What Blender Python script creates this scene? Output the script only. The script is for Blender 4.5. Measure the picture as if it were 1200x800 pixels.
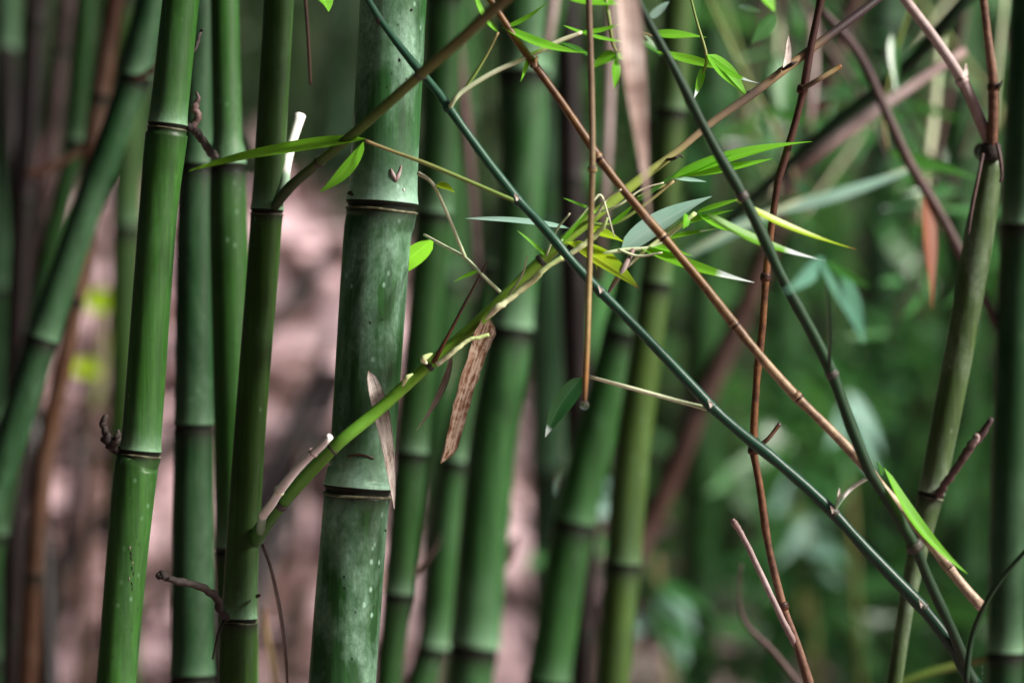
import bpy, math, random
import numpy as np
from mathutils import Vector, Matrix

R = math.radians
for o in list(bpy.data.objects):
    bpy.data.objects.remove(o)
sc = bpy.context.scene
col = sc.collection
rng = random.Random(7)

# ------------------------------------------------------------------ camera
CAMZ, LENS, FOCUS = 1.40, 100.0, 1.985
cam_d = bpy.data.cameras.new('camera')
cam_d.lens = LENS
cam_d.sensor_width = 36.0
cam_d.clip_start, cam_d.clip_end = 0.05, 500
cam_d.dof.use_dof = True
cam_d.dof.focus_distance = FOCUS
cam_d.dof.aperture_fstop = 3.0
cam_d.dof.aperture_blades = 8
cam = bpy.data.objects.new('camera', cam_d)
cam.location = (0, 0, CAMZ)
cam.rotation_euler = (R(90), 0, 0)
col.objects.link(cam)
sc.camera = cam
sc.render.resolution_x, sc.render.resolution_y = 1024, 682

# ------------------------------------------------------------------ light
SUN_DIR = Vector((0.78, -0.27, 0.54)).normalized()      # towards the light
el = math.asin(SUN_DIR.z)
az = math.atan2(SUN_DIR.x, SUN_DIR.y)
w = bpy.data.worlds.new('World')
sc.world = w
w.use_nodes = True
nt = w.node_tree
nt.nodes.clear()
sky = nt.nodes.new('ShaderNodeTexSky')
sky.sky_type = 'NISHITA'
sky.sun_disc = False
sky.sun_elevation = el
sky.sun_rotation = az
sky.dust_density = 2.5
sky.air_density = 1.0
bg = nt.nodes.new('ShaderNodeBackground')
bg.inputs['Strength'].default_value = 0.05
wo = nt.nodes.new('ShaderNodeOutputWorld')
nt.links.new(sky.outputs[0], bg.inputs['Color'])
nt.links.new(bg.outputs[0], wo.inputs['Surface'])
sd = bpy.data.lights.new('sun', 'SUN')
sd.energy = 4.6
sd.angle = R(9)
sd.color = (1.0, 0.95, 0.88)
so = bpy.data.objects.new('sun', sd)
so.rotation_euler = SUN_DIR.to_track_quat('Z', 'Y').to_euler()
so.location = (6, 1, 6)
col.objects.link(so)
vs = sc.view_settings
vs.view_transform = 'Standard'
vs.look = 'None'
vs.gamma = 1.0
vs.exposure = 0.90
sc.cycles.use_denoising = True
sc.cycles.max_bounces = 8
sc.cycles.diffuse_bounces = 3
sc.cycles.glossy_bounces = 3
sc.cycles.transmission_bounces = 6
sc.cycles.sample_clamp_indirect = 6


# ------------------------------------------------------------------ helpers
def P(px, py, d):
    W = d * 36.0 / LENS
    return Vector(((px - 600) / 1200 * W, d, CAMZ - (py - 400) / 1200 * W))


def pxw(wpx, d):
    return wpx / 1200 * d * 36.0 / LENS


def sstep(a, b, x):
    t = min(1.0, max(0.0, (x - a) / (b - a)))
    return t * t * (3 - 2 * t)


def ground(x, y):
    top = 1.72 - 0.95 * sstep(-0.55, 0.35, x) - 0.45 * sstep(0.3, 1.2, x)
    z = top * sstep(4.3, 6.6, y + 0.25 * math.sin(x * 2.1))
    z += 3.2 * sstep(9.5, 17.0, y) + 5.0 * sstep(14.0, 40.0, y)
    z += 0.05 * math.sin(x * 3.1 + 1.3) * math.sin(y * 2.3) * sstep(2.5, 4.5, y)
    z += 0.8 * sstep(-3.5, -8.0, x)
    return z


def link(name, me, parent=None, loc=(0, 0, 0)):
    o = bpy.data.objects.new(name, me)
    o.parent = parent
    o.location = loc
    col.objects.link(o)
    return o


def tag(o, label=None, cat=None, group=None, kind=None):
    if label: o['label'] = label
    if cat: o['category'] = cat
    if group: o['group'] = group
    if kind: o['kind'] = kind
    return o


def mesh(name, verts, faces, mat, attrs=None, smooth=True):
    me = bpy.data.meshes.new(name)
    me.from_pydata([tuple(v) for v in verts], [], faces)
    if attrs:
        for k, vals in attrs.items():
            a = me.attributes.new(k, 'FLOAT', 'POINT')
            a.data.foreach_set('value', np.asarray(vals, dtype=np.float32))
    me.materials.append(mat)
    if smooth:
        me.polygons.foreach_set('use_smooth', np.ones(len(me.polygons), dtype=bool))
    me.update()
    return me


class Thing:
    def __init__(self, name, origin, label, cat, group=None):
        self.o = link(name, None, None, origin)
        self.org = Vector(origin)
        self.o.empty_display_size = 0.05
        tag(self.o, label, cat, group)

    def add(self, name, vfa, mat, parent=None, label=None):
        v, f, a = vfa
        o = link(name, mesh(name, [Vector(p) - self.org for p in v], f, mat, a), parent or self.o)
        if label: o['label'] = label
        return o


def single(name, vfa, mat, origin, label, cat, group=None, kind=None):
    v, f, a = vfa
    org = Vector(origin)
    o = link(name, mesh(name, [Vector(p) - org for p in v], f, mat, a), None, org)
    return tag(o, label, cat, group, kind)


def smooth_path(pts, n):
    """Catmull-Rom through rows of numbers -> list of n-per-span rows"""
    A = [np.array(p, float) for p in pts]
    if len(A) == 2:
        return [A[0] + (A[1] - A[0]) * i / n for i in range(n + 1)]
    out = []
    for i in range(len(A) - 1):
        p0 = A[i - 1] if i > 0 else 2 * A[0] - A[1]
        p1, p2 = A[i], A[i + 1]
        p3 = A[i + 2] if i + 2 < len(A) else 2 * A[-1] - A[-2]
        for k in range(n):
            t = k / n
            out.append(0.5 * ((2 * p1) + (p2 - p0) * t + (2 * p0 - 5 * p1 + 4 * p2 - p3) * t * t
                              + (3 * p1 - p0 - 3 * p2 + p3) * t ** 3))
    out.append(A[-1])
    return out


def sweep(cs, rs, sides=12, cap=True, extra=None):
    """tube through centres cs with radii rs; attrs: along (0..1), extra per ring"""
    n = len(cs)
    T = []
    for i in range(n):
        t = cs[min(i + 1, n - 1)] - cs[max(i - 1, 0)]
        T.append(t.normalized() if t.length > 1e-9 else Vector((0, 0, 1)))
    ref = Vector((0, -1, 0)) if abs(T[0].y) < 0.9 else Vector((1, 0, 0))
    V, F, al, ex = [], [], [], {k: [] for k in (extra or {})}
    U = (ref - T[0] * ref.dot(T[0])).normalized()
    L = 0
    Ls = [0]
    for i in range(1, n):
        L += (cs[i] - cs[i - 1]).length
        Ls.append(L)
    for i in range(n):
        U = (U - T[i] * U.dot(T[i])).normalized()
        W = T[i].cross(U)
        for k in range(sides):
            a = 2 * math.pi * k / sides
            V.append(cs[i] + (U * math.cos(a) + W * math.sin(a)) * rs[i])
            al.append(Ls[i] / max(L, 1e-6))
            for q in ex:
                ex[q].append(extra[q][i])
        if i:
            b0, b1 = (i - 1) * sides, i * sides
            for k in range(sides):
                F.append((b0 + k, b0 + (k + 1) % sides, b1 + (k + 1) % sides, b1 + k))
    if cap:
        F.append(tuple(range(sides))[::-1])
        F.append(tuple((n - 1) * sides + k for k in range(sides)))
    at = {'along': al}
    at.update(ex)
    return V, F, at


def twig_geo(pts, n=6, sides=8, rough=0.0, swell=(), seed=0, kink=False):
    """pts rows px,py,d,width_px"""
    r_ = random.Random(seed)
    rows = smooth_path(pts, n)
    if kink:
        rows = []
        for i in range(len(pts) - 1):
            p_, q_ = np.array(pts[i], float), np.array(pts[i + 1], float)
            for k in range(n):
                t_ = k / n
                w_ = p_ + (q_ - p_) * t_
                nv = np.array([-(q_ - p_)[1], (q_ - p_)[0]])
                nv = nv / (np.linalg.norm(nv) + 1e-6)
                w_[:2] += nv * math.sin(math.pi * t_) * r_.uniform(0.8, 1.2) * (1.1 if i % 2 else -1.1)
                w_[3] *= 1.10 - 0.2 * t_
                rows.append(w_)
        rows.append(np.array(pts[-1], float))
    cs, rs = [], []
    tot = len(rows) - 1
    for i, r in enumerate(rows):
        c = P(r[0], r[1], r[2])
        rad = max(pxw(r[3], r[2]) / 2, 0.0002)
        for s in swell:
            j = s * n
            rad *= 1 + 0.28 * math.exp(-((i - j) / 0.8) ** 2)
        if rough and 0 < i < tot:
            c += Vector((r_.uniform(-1, 1), r_.uniform(-1, 1), r_.uniform(-1, 1))) * rough * rad
        cs.append(c)
        rs.append(rad * (1 + rough * 0.4 * r_.uniform(-1, 1)))
    return sweep(cs, rs, sides)


def leaf_geo(base, tip, wid, bend=0.0, droop=0.0, roll=0.0, cup=0.12, n=12, twist=0.0, blunt=False, na=4, ragged=0.0, seed=0):
    """lanceolate blade from base to tip (px,py,d); wid px; bend px sideways in the picture plane, droop m in depth"""
    r_ = random.Random(seed)
    a, b = P(*base), P(*tip)
    ax = (b - a)
    L = ax.length
    ax.normalize()
    nrm0 = Vector((0, -1, 0))
    nrm0 = (nrm0 - ax * nrm0.dot(ax)).normalized()
    side0 = ax.cross(nrm0)
    dm = (base[2] + tip[2]) / 2
    if roll == 0.0:
        up = -side0.dot(SUN_DIR)
        roll = math.copysign(0.78, up)
        wid *= 1.22
        twist = twist or random.Random(int(abs(a.x * 1e5))).uniform(-0.7, 0.7)
        droop = droop or random.Random(int(abs(a.z * 1e5))).uniform(-0.05, 0.08) * L
    w0 = pxw(wid, dm) / 2
    bm = pxw(bend, dm)
    V, F, al, ac = [], [], [], []
    ph = r_.uniform(0, 6)
    for i in range(n + 1):
        t = i / n
        c = a + ax * (L * t) + side0 * (bm * 4 * t * (1 - t)) + nrm0 * (droop * 4 * t * (1 - t))
        if blunt:
            pr = min(1, (t / 0.08) ** 0.6) * min(1, ((1 - t) / 0.10) ** 0.7) if 0 < t < 1 else 0.15
        else:
            pr = (math.sin(math.pi * min(1, t ** 0.62)) ** 0.85) if 0 < t < 1 else 0.03
            pr = max(pr, 0.03)
        ro = roll + twist * (t - 0.5)
        sd_ = side0 * math.cos(ro) + nrm0 * math.sin(ro)
        nn = nrm0 * math.cos(ro) - side0 * math.sin(ro)
        for k in range(na + 1):
            s = 2 * k / na - 1
            e = 1 + ragged * r_.uniform(-1, 1) if abs(s) == 1 else 1
            V.append(c + sd_ * (s * w0 * pr * e) + nn * (cup * w0 * abs(s) * 2 * pr
                     + 0.05 * w0 * math.sin(t * 9 + ph + s * 2) * abs(s)))
            al.append(t)
            ac.append(s)
        if i:
            b0, b1 = (i - 1) * (na + 1), i * (na + 1)
            for k in range(na):
                F.append((b0 + k, b0 + k + 1, b1 + k + 1, b1 + k))
    return V, F, {'along': al, 'across': ac}


# ------------------------------------------------------------------ materials
class N:
    def __init__(self, name):
        self.m = bpy.data.materials.new(name)
        self.m.use_nodes = True
        self.t = self.m.node_tree
        self.t.nodes.clear()
        self.out = self.t.nodes.new('ShaderNodeOutputMaterial')

    def n(self, typ, **kw):
        x = self.t.nodes.new('ShaderNode' + typ)
        for k, v in kw.items():
            if k.startswith('i_'):
                x.inputs[k[2:].replace('_', ' ')].default_value = v
            else:
                setattr(x, k, v)
        return x

    def l(self, a, b):
        self.t.links.new(a, b)

    def coord(self, scale):
        tc = self.n('TexCoord')
        mp = self.n('Mapping')
        mp.inputs['Scale'].default_value = scale
        self.l(tc.outputs['Object'], mp.inputs['Vector'])
        return mp.outputs[0]

    def noise(self, vec, scale, detail=4, rough=0.55, dist=0.0):
        x = self.n('TexNoise')
        x.inputs['Scale'].default_value = scale
        x.inputs['Detail'].default_value = detail
        x.inputs['Roughness'].default_value = rough
        x.inputs['Distortion'].default_value = dist
        if vec: self.l(vec, x.inputs['Vector'])
        return x.outputs['Fac']

    def ramp(self, fac, stops, interp='LINEAR'):
        x = self.n('ValToRGB')
        x.color_ramp.interpolation = interp
        e = x.color_ramp.elements
        while len(e) < len(stops):
            e.new(0.5)
        for i, (p, c) in enumerate(stops):
            e[i].position = p
            e[i].color = tuple(c) + (1,) if len(c) == 3 else c
        self.l(fac, x.inputs['Fac'])
        return x.outputs['Color']

    def attr(self, name):
        x = self.n('Attribute')
        x.attribute_name = name
        return x.outputs['Fac']

    def mix(self, fac, a, b, blend='MIX'):
        x = self.n('Mix')
        x.data_type = 'RGBA'
        x.blend_type = blend
        for sock, v in ((x.inputs[0], fac), (x.inputs[6], a), (x.inputs[7], b)):
            if hasattr(v, 'is_linked'):
                self.l(v, sock)
            elif isinstance(v, (int, float)):
                sock.default_value = v
            else:
                sock.default_value = tuple(v) + (1,)
        return x.outputs[2]

    def math(self, op, a, b=0.0):
        x = self.n('Math')
        x.operation = op
        for s, v in ((x.inputs[0], a), (x.inputs[1], b)):
            if hasattr(v, 'is_linked'):
                self.l(v, s)
            else:
                s.default_value = v
        return x.outputs[0]

    def g(self, v):
        return (v, v, v)

    def finish(self, color, rough=0.45, spec=0.5, bump=None, bstr=0.1, bdist=0.001, trans=0.0, tcol=None, coat=0.0):
        p = self.n('BsdfPrincipled')
        for k, v in (('Base Color', color), ('Roughness', rough), ('Specular IOR Level', spec)):
            if hasattr(v, 'is_linked'):
                self.l(v, p.inputs[k])
            elif isinstance(v, tuple):
                p.inputs[k].default_value = v + (1,)
            else:
                p.inputs[k].default_value = v
        p.inputs['Coat Weight'].default_value = coat
        p.inputs['Coat Roughness'].default_value = 0.3
        if bump is not None:
            b = self.n('Bump')
            b.inputs['Strength'].default_value = bstr
            b.inputs['Distance'].default_value = bdist
            self.l(bump, b.inputs['Height'])
            self.l(b.outputs[0], p.inputs['Normal'])
        sh = p.outputs[0]
        if trans > 0:
            t = self.n('BsdfTranslucent')
            if hasattr(tcol, 'is_linked'):
                self.l(tcol, t.inputs['Color'])
            else:
                t.inputs['Color'].default_value = tuple(tcol) + (1,)
            m = self.n('MixShader')
            m.inputs[0].default_value = trans
            self.l(sh, m.inputs[1])
            self.l(t.outputs[0], m.inputs[2])
            sh = m.outputs[0]
        self.l(sh, self.out.inputs['Surface'])
        return self.m


def mat_culm(name, base, base2, bloom=(0.22, 0.40, 0.24), wax=0.25, rough=0.46, speck=0.5, dirt=(0.012, 0.016, 0.010), dim=0.62):
    base, base2 = tuple(x * dim for x in base), tuple(x * dim for x in base2)
    bloom = tuple(x * min(1, dim * 1.25) for x in bloom)
    m = N(name)
    c1 = m.coord((1, 1, 0.06))
    streak = m.noise(c1, 130, 5, 0.6)
    c2 = m.coord((1, 1, 0.45))
    blot = m.noise(c2, 22, 5, 0.6, 0.4)
    big = m.noise(m.coord((1, 1, 1)), 5, 3)
    colr = m.mix(m.ramp(big, [(0.35, m.g(0)), (0.65, m.g(1))]), base, base2)
    colr = m.mix(m.ramp(streak, [(0.35, m.g(0.8)), (0.6, m.g(0))]), colr, tuple(x * 0.45 for x in base2))
    fib = m.noise(m.coord((1, 1, 0.025)), 420, 4, 0.7)
    colr = m.mix(m.ramp(fib, [(0.38, m.g(0.6)), (0.58, m.g(0))]), colr, tuple(x * 0.5 for x in base2))
    grime = m.noise(m.coord((1, 1, 0.3)), 34, 6, 0.7, 0.8)
    colr = m.mix(m.ramp(grime, [(0.52, m.g(0)), (0.72, m.g(0.75))]), colr, tuple(x * 0.38 + 0.004 for x in base2))
    # waxy bloom: mottled over the stem, stronger beside the nodes
    wx = m.ramp(blot, [(0.44, m.g(0)), (0.62, m.g(1))])
    fine = m.noise(m.coord((1, 1, 0.7)), 260, 5, 0.75)
    wx = m.math('MULTIPLY', wx, m.ramp(fine, [(0.3, m.g(0.25)), (0.65, m.g(1))]))
    colr = m.mix(m.math('MULTIPLY', wx, wax), colr, bloom)
    bl = m.math('MULTIPLY', m.attr('bloom'), m.ramp(fine, [(0.25, m.g(0.45)), (0.6, m.g(1))]))
    colr = m.mix(bl, colr, bloom)
    # specks of dirt and pale lichen dots
    vor = m.n('TexVoronoi')
    vor.inputs['Scale'].default_value = 170
    m.l(m.coord((1, 1, 0.8)), vor.inputs['Vector'])
    dots = m.ramp(vor.outputs['Distance'], [(0.10, m.g(1)), (0.2, m.g(0))])
    gate = m.ramp(m.noise(m.coord((1, 1, 0.7)), 40, 2), [(0.56, m.g(0)), (0.62, m.g(1))])
    colr = m.mix(m.math('MULTIPLY', m.math('MULTIPLY', dots, gate), speck), colr, dirt)
    vor2 = m.n('TexVoronoi')
    vor2.inputs['Scale'].default_value = 120
    m.l(m.coord((1.1, 0.9, 0.7)), vor2.inputs['Vector'])
    dots2 = m.ramp(vor2.outputs['Distance'], [(0.10, m.g(1)), (0.22, m.g(0))])
    gate2 = m.ramp(m.noise(m.coord((0.9, 1, 0.8)), 33, 2), [(0.57, m.g(0)), (0.64, m.g(1))])
    colr = m.mix(m.math('MULTIPLY', m.math('MULTIPLY', dots2, gate2), speck * 0.9), colr, bloom)
    colr = m.mix(m.math('MULTIPLY', m.attr('stain'), m.ramp(fine, [(0.2, m.g(0.5)), (0.6, m.g(1))])), colr, dirt)
    rr = m.math('ADD', m.math('MULTIPLY', fine, 0.22), rough - 0.1)
    return m.finish(colr, rr, 0.26, m.math('ADD', fine, m.math('ADD', streak, fib)), 0.16, 0.0008)


def mat_twig(name, stops, rough=0.5, var=0.35, dark=(0.02, 0.015, 0.012), nz=180, bs=0.25):
    m = N(name)
    colr = m.ramp(m.attr('along'), stops)
    f = m.noise(m.coord((1, 1, 1)), nz, 4, 0.65)
    g_ = m.noise(m.coord((1, 1, 1)), 30, 3, 0.6)
    k = m.math('MULTIPLY', m.ramp(m.math('MULTIPLY', m.math('ADD', f, g_), 0.5), [(0.38, m.g(1)), (0.58, m.g(0))]), var)
    colr = m.mix(k, colr, dark)
    return m.finish(colr, rough, 0.25, f, bs, 0.0006)


def mat_leaf(name, base, base2, tcol, tip=None, rough=0.35, trans=0.45, spec=0.5, tipat=0.86):
    m = N(name)
    f = m.noise(m.coord((1, 1, 1)), 26, 4, 0.6)
    colr = m.mix(m.ramp(f, [(0.35, m.g(0)), (0.65, m.g(1))]), base, base2)
    ac = m.attr('across')
    rib = m.ramp(m.math('ABSOLUTE', ac), [(0.0, m.g(1)), (0.12, m.g(0))])
    colr = m.mix(m.math('MULTIPLY', rib, 0.4), colr, tuple(min(1, x * 1.6 + 0.05) for x in base))
    wv = m.math('SINE', m.math('MULTIPLY', ac, 34))
    colr = m.mix(m.math('MULTIPLY', m.ramp(wv, [(0.3, m.g(0)), (1, m.g(1))]), 0.35), colr, tuple(x * 0.5 for x in base2))
    tc = m.mix(0.5, colr, tcol)
    if tip:
        tf = m.ramp(m.math('ADD', m.attr('along'), m.math('MULTIPLY', m.math('SUBTRACT', f, 0.5), 0.12)), [(tipat, m.g(0)), (tipat + 0.06, m.g(1))])
        colr = m.mix(tf, colr, tip)
        tc = m.mix(tf, tc, tip)
    return m.finish(colr, rough, spec, wv, 0.08, 0.0004, trans, tc)


def mat_dry(name, stops, edge=(0.03, 0.015, 0.01), sc_=40, trans=0.15, rib=16):
    m = N(name)
    f = m.noise(m.coord((1, 1, 1)), sc_, 5, 0.65, 0.6)
    ac = m.attr('across')
    fib = m.n('TexNoise')
    cmb = m.n('CombineXYZ')
    m.l(m.math('MULTIPLY', ac, rib), cmb.inputs[0])
    m.l(m.math('MULTIPLY', m.attr('along'), 2.5), cmb.inputs[1])
    m.l(cmb.outputs[0], fib.inputs['Vector'])
    fib.inputs['Scale'].default_value = 1.6
    fib.inputs['Detail'].default_value = 5
    v = m.math('ADD', m.math('MULTIPLY', f, 0.45), m.math('MULTIPLY', fib.outputs['Fac'], 0.55))
    colr = m.ramp(v, stops)
    e = m.ramp(m.math('ABSOLUTE', ac), [(0.8, m.g(0)), (1.0, m.g(0.7))])
    colr = m.mix(e, colr, edge)
    return m.finish(colr, 0.7, 0.25, v, 0.4, 0.001, trans, colr)


M = {}
M['c_bright'] = mat_culm('bamboo_bright_green', (0.052, 0.190, 0.022), (0.036, 0.148, 0.018), wax=0.10, speck=0.45)
M['c_blue'] = mat_culm('bamboo_blue_green', (0.024, 0.102, 0.028), (0.017, 0.080, 0.023), wax=0.18, speck=0.2)
M['c_green'] = mat_culm('bamboo_mid_green', (0.046, 0.180, 0.032), (0.030, 0.130, 0.024), wax=0.15)
M['c_olive'] = mat_culm('bamboo_olive_green', (0.058, 0.150, 0.018), (0.040, 0.116, 0.014), wax=0.10)
M['c_main'] = mat_culm('bamboo_waxy_green', (0.036, 0.150, 0.032), (0.026, 0.115, 0.026), bloom=(0.34, 0.56, 0.42), wax=0.7, speck=0.9, rough=0.42, dim=0.72)
M['c_pale'] = mat_culm('bamboo_pale_green', (0.054, 0.200, 0.044), (0.038, 0.150, 0.034), wax=0.25)
M['c_yellow'] = mat_culm('bamboo_yellow_green', (0.100, 0.190, 0.030), (0.075, 0.155, 0.028), wax=0.12)
M['c_deaddark'] = mat_culm('bamboo_dead_dark', (0.022, 0.012, 0.011), (0.012, 0.007, 0.007), bloom=(0.06, 0.04, 0.042), wax=0.3)
M['c_deadtan'] = mat_culm('bamboo_dead_tan', (0.22, 0.105, 0.055), (0.08, 0.032, 0.018), bloom=(0.34, 0.23, 0.17), wax=0.3)
M['c_deadbrown'] = mat_culm('bamboo_dead_brown', (0.16, 0.085, 0.06), (0.10, 0.05, 0.04), bloom=(0.3, 0.22, 0.2), wax=0.3)
M['c_deadpink'] = mat_culm('bamboo_dead_mauve', (0.07, 0.036, 0.03), (0.022, 0.011, 0.010), bloom=(0.24, 0.16, 0.16), wax=0.4)
M['c_khaki'] = mat_culm('bamboo_khaki', (0.085, 0.150, 0.040), (0.06, 0.11, 0.03), bloom=(0.34, 0.42, 0.32), wax=0.35, dim=0.8)
nm = N('node_dark')
f_ = nm.noise(nm.coord((1, 1, 0.5)), 150, 4)
M['node'] = nm.finish(nm.ramp(f_, [(0.3, (0.004, 0.006, 0.004)), (0.6, (0.008, 0.010, 0.006)), (0.8, (0.025, 0.022, 0.014))]), 0.6, 0.15, f_, 0.4, 0.0008)
nm = N('node_scar')
f_ = nm.noise(nm.coord((1, 1, 0.5)), 120, 4)
M['scar'] = nm.finish(nm.ramp(f_, [(0.3, (0.03, 0.02, 0.012)), (0.5, (0.08, 0.075, 0.04)), (0.75, (0.24, 0.25, 0.16))]), 0.6, 0.3, f_, 0.3, 0.0005)

M['b_green'] = mat_twig('branch_green', [(0, (0.04, 0.14, 0.03)), (0.10, (0.07, 0.22, 0.035)), (0.3, (0.15, 0.36, 0.03)), (0.52, (0.22, 0.38, 0.045)), (0.62, (0.28, 0.36, 0.07)), (0.68, (0.30, 0.22, 0.13)), (0.76, (0.10, 0.07, 0.06)), (0.80, (0.34, 0.23, 0.12)), (0.86, (0.05, 0.03, 0.035)), (1, (0.03, 0.022, 0.028))], 0.42, 0.2, (0.03, 0.06, 0.015))
M['b_olive'] = mat_twig('branch_olive', [(0, (0.03, 0.06, 0.02)), (0.4, (0.10, 0.17, 0.025)), (0.6, (0.14, 0.16, 0.04)), (1, (0.15, 0.12, 0.06))], 0.5, 0.3)
M['b_teal'] = mat_twig('branch_teal', [(0, (0.010, 0.036, 0.020)), (0.5, (0.016, 0.066, 0.038)), (1, (0.034, 0.10, 0.060))], 0.36, 0.25, (0.008, 0.02, 0.016))
M['b_dkgreen'] = mat_twig('branch_dark_green', [(0, (0.012, 0.034, 0.016)), (0.5, (0.014, 0.048, 0.018)), (1, (0.014, 0.040, 0.022))], 0.5, 0.3)
M['b_brown'] = mat_twig('twig_golden_brown', [(0, (0.50, 0.38, 0.28)), (0.25, (0.42, 0.30, 0.19)), (0.5, (0.20, 0.115, 0.045)), (0.8, (0.15, 0.075, 0.028)), (1, (0.22, 0.12, 0.035))], 0.42, 0.75, (0.06, 0.025, 0.015))  # cream lower end is a lit highlight put into the ramp
M['b_red'] = mat_twig('twig_red_brown', [(0, (0.16, 0.08, 0.05)), (0.74, (0.20, 0.11, 0.075)), (0.80, (0.15, 0.065, 0.03)), (0.86, (0.21, 0.095, 0.035)), (0.90, (0.07, 0.03, 0.022)), (1, (0.04, 0.02, 0.018))], 0.4, 0.8, (0.03, 0.012, 0.012))
M['b_tan'] = mat_twig('twig_tan', [(0, (0.10, 0.065, 0.05)), (0.45, (0.24, 0.18, 0.11)), (0.8, (0.40, 0.31, 0.14)), (0.95, (0.28, 0.14, 0.045)), (1, (0.12, 0.06, 0.03))], 0.45, 0.35, (0.07, 0.035, 0.025))
M['b_pink'] = mat_twig('twig_pinkish', [(0, (0.24, 0.16, 0.15)), (0.5, (0.46, 0.37, 0.36)), (1, (0.28, 0.19, 0.18))], 0.5, 0.4, (0.1, 0.05, 0.045))
M['b_purple'] = mat_twig('twig_purple_brown', [(0, (0.08, 0.045, 0.045)), (0.5, (0.13, 0.08, 0.075)), (1, (0.08, 0.05, 0.055))], 0.6, 0.6)
M['b_cream'] = mat_twig('twig_cream', [(0, (0.85, 0.86, 0.60)), (0.5, (0.78, 0.85, 0.45)), (1, (0.50, 0.68, 0.25))], 0.5, 0.25, (0.2, 0.3, 0.08))
M['b_white'] = mat_twig('twig_bleached', [(0, (0.16, 0.30, 0.16)), (0.30, (0.30, 0.46, 0.32)), (0.36, (0.82, 0.80, 0.76)), (1, (0.88, 0.86, 0.82))], 0.6, 0.2, (0.4, 0.35, 0.32))
M['b_pale'] = mat_twig('twig_pale', [(0, (0.55, 0.66, 0.40)), (0.5, (0.70, 0.76, 0.52)), (1, (0.62, 0.60, 0.42))], 0.5, 0.25, (0.15, 0.16, 0.08))
M['b_thin'] = mat_twig('twig_thin_green', [(0, (0.14, 0.24, 0.05)), (0.5, (0.20, 0.26, 0.07)), (1, (0.30, 0.22, 0.11))], 0.5, 0.25, (0.06, 0.07, 0.02))
M['b_dead'] = mat_twig('twig_dead_dark', [(0, (0.022, 0.016, 0.014)), (0.5, (0.045, 0.034, 0.030)), (1, (0.075, 0.06, 0.055))], 0.75, 0.9, (0.008, 0.006, 0.005), 400, 1.0)
M['b_spike'] = mat_twig('twig_spike', [(0, (0.09, 0.03, 0.012)), (0.5, (0.03, 0.012, 0.01)), (1, (0.05, 0.02, 0.015))], 0.4, 0.3)
M['bnode'] = mat_twig('branch_node', [(0, (0.05, 0.05, 0.04)), (1, (0.10, 0.09, 0.08))], 0.5, 0.6, (0.012, 0.01, 0.01))

M['l_bright'] = mat_leaf('leaf_bright', (0.20, 0.58, 0.03), (0.15, 0.48, 0.02), (0.42, 0.95, 0.06), trans=0.5, rough=0.55, spec=0.3)
M['l_white'] = mat_leaf('leaf_bright_pale_tip', (0.16, 0.44, 0.02), (0.12, 0.36, 0.015), (0.33, 0.8, 0.03), tip=(0.75, 0.84, 0.84), tipat=0.66)
M['l_yellow'] = mat_leaf('leaf_yellowing', (0.42, 0.56, 0.015), (0.28, 0.50, 0.015), (0.7, 0.85, 0.02), tip=(0.40, 0.16, 0.04), tipat=0.93)
M['l_pale'] = mat_leaf('leaf_pale_sky_sheen', (0.52, 0.80, 0.70), (0.38, 0.68, 0.54), (0.5, 0.9, 0.65), rough=0.25, trans=0.45)  # pale base colour stands in for sky reflected off the blade
M['l_dark'] = mat_leaf('leaf_dark', (0.025, 0.11, 0.03), (0.018, 0.08, 0.024), (0.06, 0.28, 0.03), tip=(0.5, 0.6, 0.58), tipat=0.85, rough=0.3, trans=0.3)
M['l_mid'] = mat_leaf('leaf_mid', (0.06, 0.22, 0.03), (0.045, 0.17, 0.025), (0.12, 0.45, 0.03), rough=0.3)
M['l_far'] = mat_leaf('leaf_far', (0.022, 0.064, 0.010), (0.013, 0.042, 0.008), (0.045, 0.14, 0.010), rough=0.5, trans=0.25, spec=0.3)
M['l_gloss'] = mat_leaf('leaf_glossy', (0.07, 0.22, 0.06), (0.04, 0.15, 0.04), (0.12, 0.38, 0.05), rough=0.32, trans=0.3, spec=0.5)
M['l_soft'] = mat_leaf('leaf_soft_blue_green', (0.16, 0.38, 0.27), (0.10, 0.28, 0.18), (0.2, 0.55, 0.3), rough=0.35, trans=0.5)
M['l_rust'] = mat_leaf('leaf_rusty', (0.26, 0.08, 0.03), (0.2, 0.06, 0.03), (0.4, 0.12, 0.04), rough=0.6, trans=0.3)
M['d_white'] = mat_dry('sheath_bleached', [(0.40, (0.10, 0.05, 0.035)), (0.46, (0.45, 0.34, 0.29)), (0.53, (0.86, 0.80, 0.76)), (0.68, (0.62, 0.48, 0.40))])
M['d_brown'] = mat_dry('leaf_dry_brown', [(0.36, (0.03, 0.012, 0.01)), (0.46, (0.13, 0.055, 0.025)), (0.56, (0.36, 0.27, 0.21)), (0.66, (0.10, 0.035, 0.015))], sc_=140, rib=4)
M['d_pink'] = mat_dry('sheath_pinkish', [(0.43, (0.12, 0.065, 0.05)), (0.52, (0.46, 0.34, 0.30)), (0.62, (0.80, 0.70, 0.66))], sc_=18, trans=0.35, rib=6)
M['d_litter'] = mat_dry('litter_dry', [(0.34, (0.10, 0.05, 0.045)), (0.44, (0.56, 0.38, 0.39)), (0.6, (0.78, 0.58, 0.63))], edge=(0.2, 0.12, 0.1), sc_=3, trans=0.1)
gl = N('water_clear')
gp = gl.n('BsdfPrincipled')
gp.inputs['Transmission Weight'].default_value = 1
gp.inputs['Roughness'].default_value = 0.0
gp.inputs['IOR'].default_value = 1.33
gl.l(gp.outputs[0], gl.out.inputs['Surface'])
M['water'] = gl.m
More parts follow.
